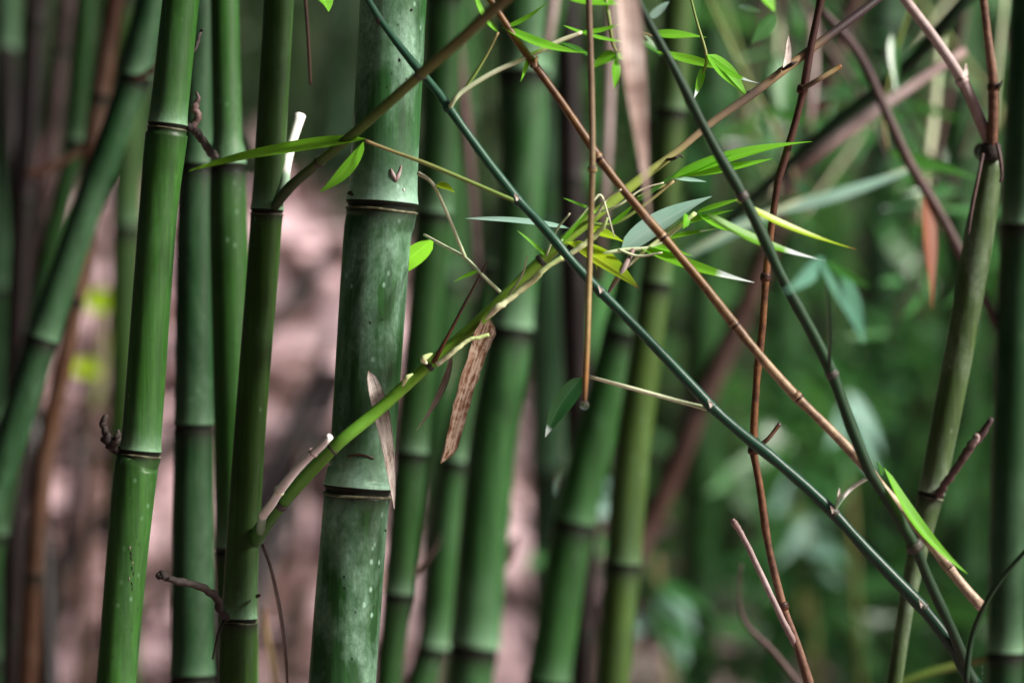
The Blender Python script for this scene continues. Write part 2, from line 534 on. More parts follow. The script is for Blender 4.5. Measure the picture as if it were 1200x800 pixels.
# ground: pinkish dead-leaf litter with darker patches, soil and moss
gm = N('leaf_litter_ground')
gc = gm.coord((1, 1, 1))
a_ = gm.noise(gc, 4.2, 5, 0.62, 0.8)
b_ = gm.noise(gc, 24, 5, 0.7)
cc = gm.ramp(a_, [(0.41, (0.030, 0.018, 0.016)), (0.48, (0.22, 0.13, 0.115)), (0.55, (0.70, 0.49, 0.52)), (0.62, (0.74, 0.53, 0.57)), (0.70, (0.40, 0.25, 0.20))])
cc = gm.mix(gm.ramp(b_, [(0.34, gm.g(0.6)), (0.46, gm.g(0))]), cc, (0.16, 0.09, 0.09))
mo = gm.noise(gc, 1.6, 3)
cc = gm.mix(gm.ramp(mo, [(0.60, gm.g(0)), (0.70, gm.g(0.8))]), cc, (0.07, 0.12, 0.03))
sx = gm.n('SeparateXYZ')
gm.l(gc, sx.inputs[0])
hill = gm.ramp(gm.math('MULTIPLY', sx.outputs[1], 0.05), [(0.36, gm.g(0)), (0.46, gm.g(1))])
cc = gm.mix(hill, cc, (0.035, 0.05, 0.022))
M['ground'] = gm.finish(cc, 0.9, 0.2, gm.math('ADD', a_, b_), 0.6, 0.03)


# ------------------------------------------------------------------ ground
def axis(lo, hi, dense_lo, dense_hi, step, coarse):
    xs = list(np.arange(dense_lo, dense_hi + 1e-6, step))
    x = dense_lo
    s = step
    left = []
    while x > lo:
        s = min(s * 1.35, coarse); x -= s; left.append(max(x, lo))
    x = dense_hi; s = step
    right = []
    while x < hi:
        s = min(s * 1.35, coarse); x += s; right.append(min(x, hi))
    return left[::-1] + xs + right


gx = axis(-60, 60, -2.5, 2.0, 0.09, 6)
gy = axis(-40, 120, 1.0, 9.5, 0.09, 6)
gv = [Vector((x, y, ground(x, y) + (rng.uniform(-.02, .02) if 3.5 < y < 9 and -2.5 < x < 2 else 0))) for y in gy for x in gx]
nx = len(gx)
gf = [(j * nx + i, j * nx + i + 1, (j + 1) * nx + i + 1, (j + 1) * nx + i) for j in range(len(gy) - 1) for i in range(nx - 1)]
g_o = link('ground', mesh('ground', gv, gf, M['ground']))
tag(g_o, 'bank of pinkish dead leaf litter rising behind the bamboo', 'ground', kind='structure')


# ------------------------------------------------------------------ leaf masses
def leaf_cloud(name, n, place, mat, L=(0.08, 0.16), wr=0.14, label='', cat='foliage', seed=1, flat=False, clump=0):
    r = np.random.default_rng(seed)
    pts = np.array([place(r) for _ in range(n if not clump else n // clump)])
    if clump:
        pts = np.repeat(pts, clump, axis=0) + r.normal(0, 0.045, (len(pts) * clump, 3))
    n = len(pts)
    ln = r.uniform(L[0], L[1], n)
    d = r.normal(0, 1, (n, 3))
    if flat:
        d[:, 2] *= 0.25
    else:
        d[:, 2] -= 0.5
    d /= np.linalg.norm(d, axis=1)[:, None]
    u = r.normal(0, 1, (n, 3))
    s = np.cross(d, u)
    s /= np.linalg.norm(s, axis=1)[:, None]
    if flat:
        s[:, 2] *= 0.3
    nn = np.cross(s, d)
    wv = (ln * wr * 0.5)[:, None]
    l_ = ln[:, None]
    rows = [pts, pts + d * l_ * 0.3 + s * wv + nn * wv * 0.3, pts + d * l_ * 0.3 - s * wv + nn * wv * 0.3,
            pts + d * l_ * 0.65 + s * wv * 0.8 - nn * l_ * 0.03, pts + d * l_ * 0.65 - s * wv * 0.8 - nn * l_ * 0.03,
            pts + d * l_ - nn * l_ * 0.12]
    V = np.stack(rows, 1).reshape(-1, 3)
    b = (np.arange(n) * 6)[:, None]
    tri = np.concatenate([b + np.array([[0, 1, 2]]), b + np.array([[3, 5, 4]])], 1).reshape(-1, 3)
    quad = b + np.array([[1, 3, 4, 2]])
    me = bpy.data.meshes.new(name)
    me.from_pydata(V.tolist(), [], tri.tolist() + quad.tolist())
    al = np.tile([0, .3, .3, .65, .65, 1], n).astype(np.float32)
    ac = np.tile([0, 1, -1, 1, -1, 0], n).astype(np.float32)
    for k, vv in (('along', al), ('across', ac)):
        me.attributes.new(k, 'FLOAT', 'POINT').data.foreach_set('value', vv)
    me.materials.append(mat)
    o = link(name, me)
    return tag(o, label, cat, kind='stuff')


def pl_litter(r):
    y = r.uniform(3.6, 8.2)
    x = r.uniform(-2.2, 1.2)
    return (x, y, ground(x, y) + r.uniform(0.0, 0.03))


leaf_cloud('leaf_litter', 2000, pl_litter, M['d_litter'], (0.12, 0.34), 0.24, 'pale dry bamboo leaves strewn over the bank', 'leaf litter', 3, True)


def pl_far(r):
    while True:
        x = r.uniform(-4.5, 5.5); y = r.uniform(6.6, 11.5)
        z = ground(x, y) + r.uniform(0.0, 4.2)
        if x < 0.1 and z < ground(x, y) + 0.55 and y < 9:
            continue
        return (x, y, z)


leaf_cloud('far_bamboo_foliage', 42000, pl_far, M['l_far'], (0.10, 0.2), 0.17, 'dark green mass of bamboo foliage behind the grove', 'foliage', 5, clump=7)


def pl_right(r):
    x = r.uniform(0.15, 1.5)
    y = r.uniform(4.0, 6.5)
    z = r.uniform(0.1, 1.15) if r.uniform() < 0.45 else r.uniform(0.3, 2.3)
    return (x, y, z)


leaf_cloud('bamboo_undergrowth', 1700, pl_right, M['l_gloss'], (0.10, 0.22), 0.2, 'glossy bamboo leaves growing low behind the slim culms', 'undergrowth', 9, clump=6)


def pl_shade(r):  # out-of-view foliage, added and shaped to block sky and sun
    k = r.uniform()
    if k < 0.33:
        return (r.uniform(-4.2, -2.2), r.uniform(-2.5, 8.0), r.uniform(0, 4.5))
    if k < 0.65:
        return (r.uniform(-4.2, 4.0), r.uniform(-3.8, -2.0), r.uniform(0, 4.5))
    if k < 0.76:
        return (r.uniform(1.8, 4.2), r.uniform(3.2, 9.0), r.uniform(0, 2.25))  # low leaf wall added to shade the right background, clear of the bank
    return (r.uniform(-4.2, 1.3), r.uniform(-3.0, 3.6), r.uniform(3.3, 4.8))


leaf_cloud('added_shade_canopy', 105000, pl_shade, M['l_far'], (0.15, 0.28), 0.2, 'unseen leafy canopy added over and around the grove to block light', 'canopy', 11, clump=7)


# ------------------------------------------------------------------ culms
def ring_profile(h, L, k):
    """radius factor, bloom, stain along an internode of length L"""
    f = 1 + 0.075 * math.exp(-h / (0.0045 * k)) + 0.045 * math.exp(-(L - h) / (0.0035 * k))
    bl = 0.75 * math.exp(-(h / (0.010 * k)) ** 1.3) + 0.15 * math.exp(-h / (0.03 * k))
    st = 0.85 * math.exp(-((L - h) / (0.0065 * k)) ** 1.4) + 0.2 * math.exp(-(L - h) / (0.014 * k))
    return f, bl, st


class Culm(Thing):
    def __init__(self, label, trace, nodes, d, mat, name='bamboo_culm', cat='bamboo', group=None, dy=0.0, ztop=4.2, gap=0.2, bloom=1.0, sides=36, low=None):
        """trace rows (px,py,width_px); nodes list of py on the centre line"""
        tr = sorted(trace, key=lambda q: -q[1])
        pts = []
        for (x, y, wd) in tr:
            p = P(x, y, d)
            pts.append((p.x, p.y, p.z, pxw(wd, d) / 2))
        lo, hi = pts[0], pts[-1]
        s0 = [(pts[1][k] - pts[0][k]) / (pts[1][2] - pts[0][2]) for k in range(2)]
        s1 = [(pts[-1][k] - pts[-2][k]) / (pts[-1][2] - pts[-2][2]) for k in range(2)]
        zb = -0.05 if low is None else low
        bx, by = lo[0] + s0[0] * 0.55 * (zb - lo[2]), lo[1]
        zb = ground(bx, by) - 0.05
        lowp = (lo[0] + s0[0] * 0.55 * (zb - lo[2]), lo[1], zb, lo[3] * 1.08)
        midl = (lo[0] + s0[0] * 0.9 * (zb - lo[2]) * 0.4, lo[1], lo[2] + (zb - lo[2]) * 0.4, lo[3] * 1.04)
        h_ = ztop - hi[2]
        midu = (hi[0] + s1[0] * h_ * 0.4, hi[1], hi[2] + h_ * 0.4, hi[3] * 0.93)
        topp = (hi[0] + s1[0] * h_ * 1.05, hi[1] + 0.05, ztop, hi[3] * 0.75)
        rows = smooth_path([lowp, midl] + pts + [midu, topp], 24)
        self.rows = np.array(rows)
        super().__init__(name, (lowp[0], lowp[1], zb + 0.05), label, cat, group)
        self.d, self.mat, self.blm = d, mat, bloom
        zn = sorted(P(0, y, d).z for y in nodes)
        self.k = min(2.2, max(0.6, lo[3] / 0.022)) * (1.25 if d < 2.15 else 1.7)
        zs_lo = zn[0]
        bounds = [zs_lo]
        for z in zn[1:]:
            bounds.append(z)
        # extend with one unseen node beyond each picture edge
        fl, fh = P(0, 800, d).z, P(0, 0, d).z
        bounds = [z for z in bounds if z > zb + 0.12] or [zb + 0.2]
        while bounds[0] > max(fl, zb): bounds.insert(0, max(bounds[0] - gap, zb))
        while bounds[-1] < min(fh, ztop): bounds.append(min(bounds[-1] + gap, ztop))
        for i in range(len(bounds) - 1):
            self.add('internode', self.seg(bounds[i], bounds[i + 1] - 0.0040 * self.k, sides), mat)
        for z in bounds:
            self.node(z, sides)
        if bounds[0] > zb + 0.05: self.add('lower_stem', self.multi(zb, bounds[0], gap, True, 16), mat)
        if bounds[-1] < ztop - 0.05: self.add('upper_stem', self.multi(bounds[-1], ztop, gap, False, 16), mat)

    def at(self, z):
        A = self.rows
        return np.array([np.interp(z, A[:, 2], A[:, k]) for k in range(4)])

    def seg(self, z0, z1, sides=36):
        L = z1 - z0
        k = self.k
        hs = [0.0005, .001, .002, .0035, .005, .007, .01, .015, .022]
        hs = [h * k for h in hs if h * k < L * 0.4]
        he = [L - h for h in hs][::-1]
        m = max(2, int((he[0] - hs[-1]) / 0.02))
        mid = [hs[-1] + (he[0] - hs[-1]) * i / m for i in range(1, m)]
        cs, rs, bl, st = [], [], [], []
        for h in hs + mid + he:
            q = self.at(z0 + h)
            f, b, s = ring_profile(h, L, k)
            cs.append(Vector(q[:3])); rs.append(q[3] * f); bl.append(min(1, b * self.blm)); st.append(s)
        return sweep(cs, rs, sides, True, {'bloom': bl, 'stain': st})

    def multi(self, z0, z1, gap, down, sides):
        cs, rs, bl, st = [], [], [], []
        m = max(1, round((z1 - z0) / gap))
        L = (z1 - z0) / m
        for i in range(m):
            for h in (0.001, 0.006, 0.02, L / 2, L - 0.02, L - 0.006, L - 0.001):
                z = z0 + i * L + h
                q = self.at(z)
                f, b, s = ring_profile(h, L, self.k)
                cs.append(Vector(q[:3])); rs.append(q[3] * f); bl.append(b); st.append(s)
        return sweep(cs, rs, sides, True, {'bloom': bl, 'stain': st})

    def node(self, z, sides):
        k = self.k
        q = self.at(z); r = q[3]
        t = Vector(self.at(z + 0.004)[:3]) - Vector(self.at(z - 0.004)[:3])
        t.normalize()
        c = Vector(q[:3])
        prof = [(0.0014, 1.03), (0.0004, 1.055), (-0.0006, 1.04), (-0.0014, 1.0), (-0.0024, 0.985), (-0.0036, 0.985), (-0.0052, 0.98)]
        cs = [c + t * (a * k) for a, _ in prof]
        o = self.add('node', sweep(cs, [r * b for _, b in prof], sides), M['node'])
        prof = [(-0.0030, 0.98), (-0.0033, 1.03), (-0.0038, 1.065), (-0.0043, 1.06), (-0.0047, 1.0)]
        sg = sweep([c + t * (a * k) for a, _ in prof], [r * b for _, b in prof], sides)
        rr = random.Random(int(z * 1e4))
        p1, p2 = rr.uniform(0, 6), rr.uniform(0, 6)
        for q, v in enumerate(sg[0]):       # the sheath scar runs a little unevenly round the culm
            an = 2 * math.pi * (q % sides) / sides
            sg[0][q] = v + t * (k * 0.0004 * (math.sin(an + p1) + 0.5 * math.sin(3 * an + p2)))
        self.add('sheath_scar', sg, M['scar'] if self.d < 2.15 else M['node'], o)
        return o


def twig(th, name, pts, mat, parent=None, **kw):
    return th.add(name, twig_geo(pts, **kw), M[mat], parent)


def leaf(th, base, tip, wid, mat, parent=None, name='leaf', **kw):
    return th.add(name, leaf_geo(base, tip, wid, **kw), M[mat], parent)


def bnode(th, par, p, q, wpx, mat='bnode', ln=6):
    """node collar on a branch at p (px,py,d), axis towards q"""
    a, b = P(*p), P(*q)
    t = (b - a).normalized()
    u = pxw(1, p[2])
    r = wpx * u / 2
    prof = [(-ln * .5, .9), (-ln * .3, 1.12), (-ln * .05, 1.2), (ln * .15, 1.1), (ln * .3, 1.16), (ln * .5, .9)]
    return th.add('node', sweep([a + t * (s * u) for s, _ in prof], [r * k for _, k in prof], 12), M[mat], par)


A = Culm('bright green bamboo culm with a charred curled stub at its lower node',
         [(212, 0, 43), (196, 150, 49), (184, 265, 45), (165, 520, 47), (158, 560, 51), (136, 800, 46)], [146, 528], 1.95, M['c_bright'])
B = Culm('dark blue green bamboo culm between two brighter green culms',
         [(234, 0, 38), (229, 260, 43), (227, 500, 46), (225, 800, 51)], [193, 498], 2.28, M['c_blue'], bloom=0.3)
C = Culm('light green bamboo culm leaning behind the dark olive culm',
         [(263, 0, 33), (267, 180, 40), (268, 270, 44), (275, 530, 47), (279, 800, 48)], [193, 641], 2.2, M['c_bright'])
D = Culm('dark olive bamboo culm from which the long green side branch grows',
         [(327, 0, 35), (313, 245, 37), (291, 530, 37), (280, 724, 41), (278, 800, 45)], [246, 724], 2.06, M['c_olive'])
E = Culm('thickest waxy green bamboo culm with a pale v shaped scar',
         [(461, 0, 78), (448, 235, 80), (441, 290, 79), (424, 540, 76), (419, 572, 76), (401, 800, 79)], [238, 571], 2.0, M['c_main'], bloom=1.1, sides=48)
Fc = Culm('dim slender green culm close behind the thickest waxy culm',
          [(521, 0, 42), (513, 200, 42), (482, 530, 38), (466, 695, 34), (455, 800, 30)], [250, 530, 695], 2.6, M['c_green'])
G = Culm('stout pale green bamboo culm with a frosty ring above each node',
         [(613, 0, 58), (612, 200, 52), (598, 385, 52), (576, 530, 57), (556, 755, 58), (550, 800, 55)], [84, 385, 757], 2.75, M['c_pale'])
H = Culm('slanting green culm tucked against the stout pale green culm',
         [(585, 300, 32), (536, 530, 36), (507, 757, 38), (494, 800, 37)], [540, 757], 2.95, M['c_green'])
I = Culm('leaning dark green culm beside the yellow green culm',
         [(775, 150, 42), (745, 320, 44), (716, 440, 46), (673, 612, 48), (642, 800, 50)], [390, 612, 797], 2.75, M['c_green'], bloom=0.3)
J = Culm('yellow green bamboo culm leaning beside the dark green culm',
         [(795, 0, 36), (785, 150, 36), (768, 330, 36), (741, 530, 42), (730, 660, 41), (718, 800, 39)], [130, 332, 660], 2.62, M['c_yellow'], bloom=0.3)
K = Culm('slim olive culm forking into two bare dead shoots at its top',
         [(1160, 200, 28), (1150, 262, 34), (1126, 400, 34), (1101, 530, 32), (1091, 578, 30), (1068, 680, 21), (1048, 800, 18)], [578], 2.12, M['c_khaki'], ztop=P(0, 172, 2.12).z, gap=0.26, bloom=0.7)
Lr = Culm('big dark blue green culm beside the forking olive culm',
          [(1211, 0, 52), (1198, 265, 52), (1183, 600, 46), (1177, 800, 42)], [264], 2.4, M['c_blue'], gap=0.36)
S = Culm('leaning green culm crossing in front of the brown dead stems',
         [(178, 0, 36), (157, 90, 34), (95, 265, 35), (50, 397, 37), (8, 530, 37), (-35, 660, 38)], [90, 397], 2.5, M['c_blue'], bloom=0.5)
T = Culm('thin green culm behind the leaning green culm',
         [(101, 0, 24), (88, 160, 23), (64, 270, 23), (38, 400, 24), (8, 560, 25)], [165], 2.9, M['c_green'], bloom=0.8)

DARK = 'dead culms among the living bamboo'
X1 = Culm('dark brown dead culm between the stout pale culm and the dark green one',
          [(664, 0, 30), (670, 250, 34), (676, 440, 33), (684, 620, 30), (684, 800, 28)], [210, 520], 3.05, M['c_deaddark'], name='dead_culm', bloom=0.2)
X2 = Culm('orange tan dead stem standing behind the leaning green culm',
          [(135, 0, 22), (112, 150, 24), (97, 300, 20), (80, 400, 20), (52, 540, 22), (38, 690, 24), (33, 800, 24)], [350, 672], 2.8, M['c_deadtan'], name='dead_culm', bloom=0.1)
X3 = Culm('blackish dead stem behind the thin green culm',
          [(42, 0, 26), (30, 200, 28), (20, 420, 30), (15, 800, 30)], [235, 520], 3.2, M['c_deaddark'], name='dead_culm', bloom=0.1)
X4 = Culm('reddish brown dead culm slanting through the green undergrowth',
          [(935, 190, 22), (880, 345, 25), (832, 450, 28), (775, 585, 26), (745, 650, 26), (690, 790, 26)], [470], 3.3, M['c_deadbrown'], name='dead_culm', bloom=0.1, ztop=2.4)
X5 = Culm('slender mottled brown dead stem between the blackish and tan dead stems',
          [(78, 0, 20), (58, 180, 20), (42, 330, 18), (24, 560, 18), (14, 800, 20)], [260], 3.3, M['c_deadpink'], name='dead_culm', bloom=0.1)

# further culms at the back of the grove
BG = [(152, 142, 40, 3.7, 'c_olive', 'soft olive culm standing behind the leaning green culm and the bright culm'),
      (8, -12, 30, 3.6, 'c_blue', 'soft blue green culm beyond the blackish dead stem'),
      (540, 500, 40, 5.4, 'c_green', 'blurred green culm beyond the dim slender culm'),
      (640, 645, 46, 5.2, 'c_blue', 'blurred blue green culm beyond the dark brown dead culm'),
      (838, 815, 46, 4.6, 'c_green', 'blurred green culm beyond the hanging dry sheath and yellow green culm'),
      (925, 905, 50, 6.0, 'c_green', 'broad blurred culm beyond the upright reddish twig'),
      (985, 955, 34, 6.8, 'c_olive', 'blurred olive culm deep in the undergrowth'),
      (1040, 1020, 46, 5.6, 'c_blue', 'blurred blue green culm deep in the undergrowth'),
      (1122, 1130, 44, 4.4, 'c_green', 'blurred green culm beyond the forking olive culm'),
      (1085, 1060, 26, 7.0, 'c_yellow', 'narrow yellowish blurred culm deep in the undergrowth'),
      (400, 372, 26, 7.4, 'c_blue', 'dim blue green culm on top of the litter bank beside the waxy culm'),
      (340, 352, 24, 7.8, 'c_olive', 'dim olive culm on top of the litter bank beyond the dark olive culm'),
      (250, 246, 24, 7.6, 'c_green', 'dim green culm on top of the litter bank beyond the light green culm')]
for q, (x0, x1, wd, d, mt, lb) in enumerate(BG):
    Culm(lb, [(x0, 0, wd * .95), ((x0 + x1) / 2 + rng.uniform(-4, 4), 400, wd), (x1, 800, wd)],
         [rng.uniform(60, 380), rng.uniform(480, 760)], d, M[mt], group='culms at the back of the grove', gap=0.3, bloom=0.4, sides=20)

# ------------------------------------------------------------------ culm A, C, E details
# charred stub at the lower node of A
st = twig(A, 'stub', [(138, 528, 1.945, 11), (128, 519, 1.94, 14), (124, 508, 1.938, 10), (120, 497, 1.936, 8), (124, 486, 1.935, 5)], 'b_dead', rough=0.35, n=5)
twig(A, 'bud', [(132, 524, 1.935, 11), (137, 514, 1.93, 9), (139, 503, 1.93, 3)], 'b_dead', st, rough=0.3, seed=4)
# small scuff on A
for q in range(9):
    y = 640 + q * 6
    x = 153 + rng.uniform(-2, 3) + (q % 3)
    zc_ = P(0, y, 1.935).z
    c = A.at(zc_)
    dx = P(x, y, 1.935).x - c[0]
    yy = c[1] - math.sqrt(max(1e-9, c[3] ** 2 - dx * dx)) - 0.0002
    a_pt = Vector((c[0] + dx, yy, zc_))
    A.add('scuff', sweep([a_pt, a_pt + Vector((rng.uniform(-.0012, .0012), 0.0, -.0028))], [0.00035, 0.0001], 6), M['b_dead'] if q % 3 else M['b_pink'])
# dead branch pair at the upper node between A and C
st = twig(A, 'dead_branch', [(220, 148, 1.95, 9), (227, 152, 1.965, 9), (234, 160, 2.0, 10), (242, 172, 2.06, 10), (249, 181, 2.09, 9), (254, 184, 2.1, 5)], 'b_dead', rough=0.25, n=5)
twig(A, 'dead_twig', [(224, 150, 1.955, 9), (231, 138, 1.955, 9), (228, 126, 1.955, 9), (232, 116, 1.955, 6), (230, 108, 1.955, 3)], 'b_purple', st, rough=0.3, n=4)
twig(A, 'dead_twig', [(222, 68, 1.955, 2), (230, 55, 1.96, 4), (234, 40, 2.0, 4), (238, 34, 2.0, 2)], 'b_dead', rough=0.25)

# v-shaped scar and other marks on E


def on_culm(cu, x, y, lift=0.0003):
    z = P(0, y, cu.d).z
    c = cu.at(z)
    dx = P(x, y, cu.d - cu.at(z)[3] * 0.9).x - c[0]
    dx = max(-c[3] * .995, min(c[3] * .995, dx))
    f = 1 + lift / c[3]
    return Vector((c[0] + dx * f, c[1] - math.sqrt(max(1e-10, c[3] ** 2 - dx * dx)) * f, z))


def mark(cu, rows, mat, name):
    rr = smooth_path(rows, 4)
    cs = [on_culm(cu, r[0], r[1]) for r in rr]
    rs = [pxw(r[2], cu.d) / 2 for r in rr]
    return cu.add(name, sweep(cs, rs, 8), M[mat])


mark(E, [(458, 200, 2), (460, 206, 5), (463, 212, 4), (464, 215, 2)], 'b_pink', 'scar')
mark(E, [(470, 196, 2), (468, 204, 4), (465, 211, 5), (464, 215, 2)], 'b_pink', 'scar')
mark(E, [(408, 533, 1.5), (420, 531, 2.5), (432, 533, 2.5), (438, 536, 2)], 'b_spike', 'scratch')
mark(E, [(472, 222, 2), (472.5, 224, 3), (473, 226, 1)], 'b_white', 'scar')
mark(E, [(406, 228, 2), (410, 227, 6), (413, 229, 5), (416, 231, 2)], 'b_dead', 'bud_scale')
mark(E, [(482, 14, 1), (482, 15.5, 3), (482, 17, 1)], 'b_dead', 'speck')
mark(E, [(450, 619, 1), (450, 620.5, 2.6), (450, 622, 1)], 'b_dead', 'speck')
mark(E, [(468, 72, .8), (468.5, 74, 1.8), (469, 76, .8)], 'b_dead', 'speck')

# ------------------------------------------------------------------ D: long green side branch and its twigs
d0 = 2.04
br = twig(D, 'branch', [(293, 646, 2.068, 14), (305, 622, 2.045, 19), (330, 590, 1.995, 16), (388, 527, 1.948, 15), (440, 483, 1.952, 15), (502, 428, 1.95, 14), (570, 368, 1.95, 14),
                         (634, 306, 1.95, 14), (690, 258, 1.95, 14), (750, 210, 1.955, 12), (790, 180, 1.96, 9), (835, 143, 1.965, 9), (885, 108, 1.97, 10), (950, 58, 1.98, 10), (1025, 2, 2.0, 10), (1090, -50, 2.02, 9)], 'b_green', n=6, sides=14)
for (a, b, wd, mt) in [((329, 591, 1.991), (388, 527, 1.948), 15.5, 'bnode'), ((389, 526, 1.948), (440, 483, 1.952), 14.5, 'bnode'),
                       ((502, 428, 1.95), (570, 368, 1.95), 14, 'bnode'), ((634, 306, 1.95), (690, 258, 1.95), 14, 'bnode'),
                       ((880, 111, 1.97), (950, 58, 1.98), 9.5, 'bnode'), ((916, 84, 1.975), (950, 58, 1.98), 9, 'bnode')]:
    bnode(D, br, a, b, wd, mt, 7)
# bleached cut shoot rising beside the branch
cs_ = twig(D, 'cut_shoot', [(306, 622, 2.04, 11), (309, 602, 1.98, 10), (328, 574, 1.94, 10), (366, 531, 1.918, 9), (387, 511, 1.908, 8)], 'b_white', br, n=4, sides=12, kink=True)
bnode(D, br, (327, 575, 1.941), (350, 549, 1.927), 11.5, 'b_pale', 3)
bnode(D, br, (367, 530, 1.918), (386, 512, 1.908), 11, 'b_pink', 2)
twig(D, 'hanging_shoot', [(308, 638, 2.03, 4), (318, 668, 2.02, 4), (328, 715, 2.02, 5), (335, 770, 2.02, 4), (337, 815, 2.02, 3)], 'b_pink', br)
# spike at node 2
twig(D, 'spike', [(508, 424, 1.944, 7), (518, 406, 1.94, 5), (534, 376, 1.94, 4), (552, 342, 1.94, 3), (573, 303, 1.94, 1)], 'b_spike', br, rough=0.08)
twig(D, 'bud', [(500, 426, 1.943, 3), (496, 421, 1.94, 8), (503, 416, 1.94, 5), (507, 414, 1.94, 1)], 'b_cream', br)
twig(D, 'bud', [(472, 452, 1.945, 2), (476, 443, 1.94, 6), (484, 438, 1.94, 2)], 'b_cream', br)
# cream shoot split along the underside
twig(D, 'split_shoot', [(512, 427, 1.94, 6), (530, 413, 1.937, 6), (548, 399, 1.937, 5), (560, 396, 1.937, 5), (573, 392, 1.937, 4)], 'b_cream', br, rough=0.15)
twig(D, 'split_shoot', [(569, 374, 1.94, 3), (580, 363, 1.935, 8), (600, 348, 1.935, 7), (622, 330, 1.935, 8), (640, 314, 1.935, 6), (660, 301, 1.935, 6)], 'b_cream', br, rough=0.2)
twig(D, 'split_shoot', [(650, 308, 1.94, 5), (668, 298, 1.935, 6), (690, 282, 1.935, 7), (705, 268, 1.935, 6), (712, 255, 1.935, 3)], 'b_cream', br, rough=0.2, seed=3)
# upper thin twigs from the branch
tw = twig(D, 'twig', [(586, 342, 1.945, 4), (565, 322, 1.94, 4), (545, 302, 1.955, 4), (520, 288, 1.985, 4), (497, 275, 2.01, 3)], 'b_pale', br)
twig(D, 'twig', [(545, 302, 1.955, 5), (537, 282, 1.945, 4), (524, 250, 1.94, 4), (511, 222, 1.94, 4), (503, 211, 1.94, 4), (490, 203, 1.945, 5)], 'b_pale', br)
leaf(D, (508, 280, 2.0), (446, 330, 2.10), 24, 'l_bright', br, cup=0.2, roll=0.3)
leaf(D, (512, 216, 1.94), (533, 226, 1.93), 9, 'l_yellow', br, cup=0.3)
leaf(D, (668, 268, 1.96), (545, 256, 1.97), 9, 'l_pale', br, bend=3)
# hanging dead leaves under the branch
leaf(D, (571, 372, 1.952), (516, 542, 1.93), 22, 'd_brown', br, 'dead_leaf', blunt=True, cup=0.35, bend=4, ragged=0.1, twist=0.6, n=22, seed=5)
leaf(D, (528, 414, 1.944), (488, 504, 1.935), 9, 'd_pink', br, 'dead_leaf', cup=0.5, bend=-4, n=14)
# leafy sprays at the upper part of the branch
tw = twig(D, 'twig', [(690, 258, 1.945, 5), (700, 250, 1.93, 4), (712, 232, 1.925, 3), (728, 222, 1.92, 2)], 'b_pale', br)
twig(D, 'twig', [(655, 285, 1.93, 4), (672, 264, 1.93, 3), (693, 238, 1.925, 3), (704, 229, 1.925, 3), (712, 250, 1.925, 2), (720, 278, 1.925, 1)], 'b_pale', br)
twig(D, 'twig', [(690, 262, 1.95, 5), (720, 262, 1.95, 4), (755, 240, 1.95, 4), (790, 212, 1.95, 3)], 'b_thin', br)
twig(D, 'twig', [(696, 300, 1.945, 5), (730, 293, 1.945, 5), (768, 288, 1.945, 4), (800, 262, 1.945, 5), (816, 250, 1.945, 4)], 'b_pale', br)
twig(D, 'twig', [(742, 292, 1.945, 6), (730, 316, 1.94, 7), (717, 336, 1.94, 5), (712, 345, 1.94, 2)], 'b_pink', br)
twig(D, 'twig', [(735, 313, 1.945, 3), (760, 290, 1.945, 4), (785, 272, 1.945, 4), (815, 250, 1.945, 6)], 'b_cream', br)
leaf(D, (728, 293, 1.95), (834, 230, 1.955), 27, 'l_pale', br, cup=0.2, bend=-4, roll=0.45, twist=0.5)
leaf(D, (664, 284, 1.945), (749, 338, 1.935), 26, 'l_yellow', br, cup=0.15, blunt=False, bend=-4)
leaf(D, (690, 268, 1.945), (732, 284, 1.94), 12, 'l_yellow', br, cup=0.2)
leaf(D, (750, 290, 1.945), (884, 331, 1.935), 15, 'l_white', br, cup=0.25, bend=5)
leaf(D, (818, 250, 1.945), (880, 271, 1.935), 10, 'l_bright', br, cup=0.2, bend=7)
leaf(D, (806, 252, 1.945), (800, 268, 1.94), 12, 'l_bright', br)
twig(D, 'twig', [(745, 232, 1.95, 3), (768, 222, 1.955, 3), (792, 212, 1.96, 3)], 'b_thin', br)
leaf(D, (788, 208, 1.96), (952, 166, 1.975), 15, 'l_bright', br, bend=-5, cup=0.2)
leaf(D, (786, 209, 1.96), (905, 186, 1.965), 13, 'l_bright', br, bend=2, cup=0.2)
leaf(D, (790, 209, 1.955), (828, 213, 1.95), 6, 'l_pale', br)
for (a, b, wd, mt) in [((700, 250, 1.94), (660, 232, 1.93), 5, 'l_bright'), ((716, 262, 1.945), (742, 240, 1.94), 7, 'l_bright'), ((800, 262, 1.945), (860, 246, 1.94), 7, 'l_bright'),
                       ((760, 288, 1.945), (812, 300, 1.94), 8, 'l_bright'), ((690, 284, 1.945), (700, 318, 1.94), 7, 'l_yellow'), ((745, 236, 1.95), (800, 196, 1.95), 6, 'l_mid'), ((776, 280, 1.945), (842, 268, 1.94), 6, 'l_white')]:
    leaf(D, a, b, wd, mt, br, cup=0.25)
for q in [[(704, 248, 1.945, 3), (726, 240, 1.94, 3), (752, 222, 1.94, 2), (778, 214, 1.94, 1.5)], [(724, 292, 1.94, 3), (748, 300, 1.94, 3), (776, 296, 1.935, 2)], [(640, 300, 1.94, 3), (652, 270, 1.935, 3), (668, 250, 1.93, 2)], [(596, 346, 1.94, 3), (612, 322, 1.935, 2.5), (618, 300, 1.93, 1.5)]]:
    twig(D, 'twig', q, 'b_pale', br)
for (a, b, wd) in [((640, 300, 1.94), (606, 270, 1.935), 5), ((560, 318, 1.94), (532, 330, 1.94), 5), ((652, 288, 1.93), (690, 246, 1.925), 6), ((790, 209, 1.955), (862, 178, 1.96), 8), ((816, 250, 1.945), (872, 232, 1.94), 7)]:
    leaf(D, a, b, wd, 'l_bright', br, cup=0.25)
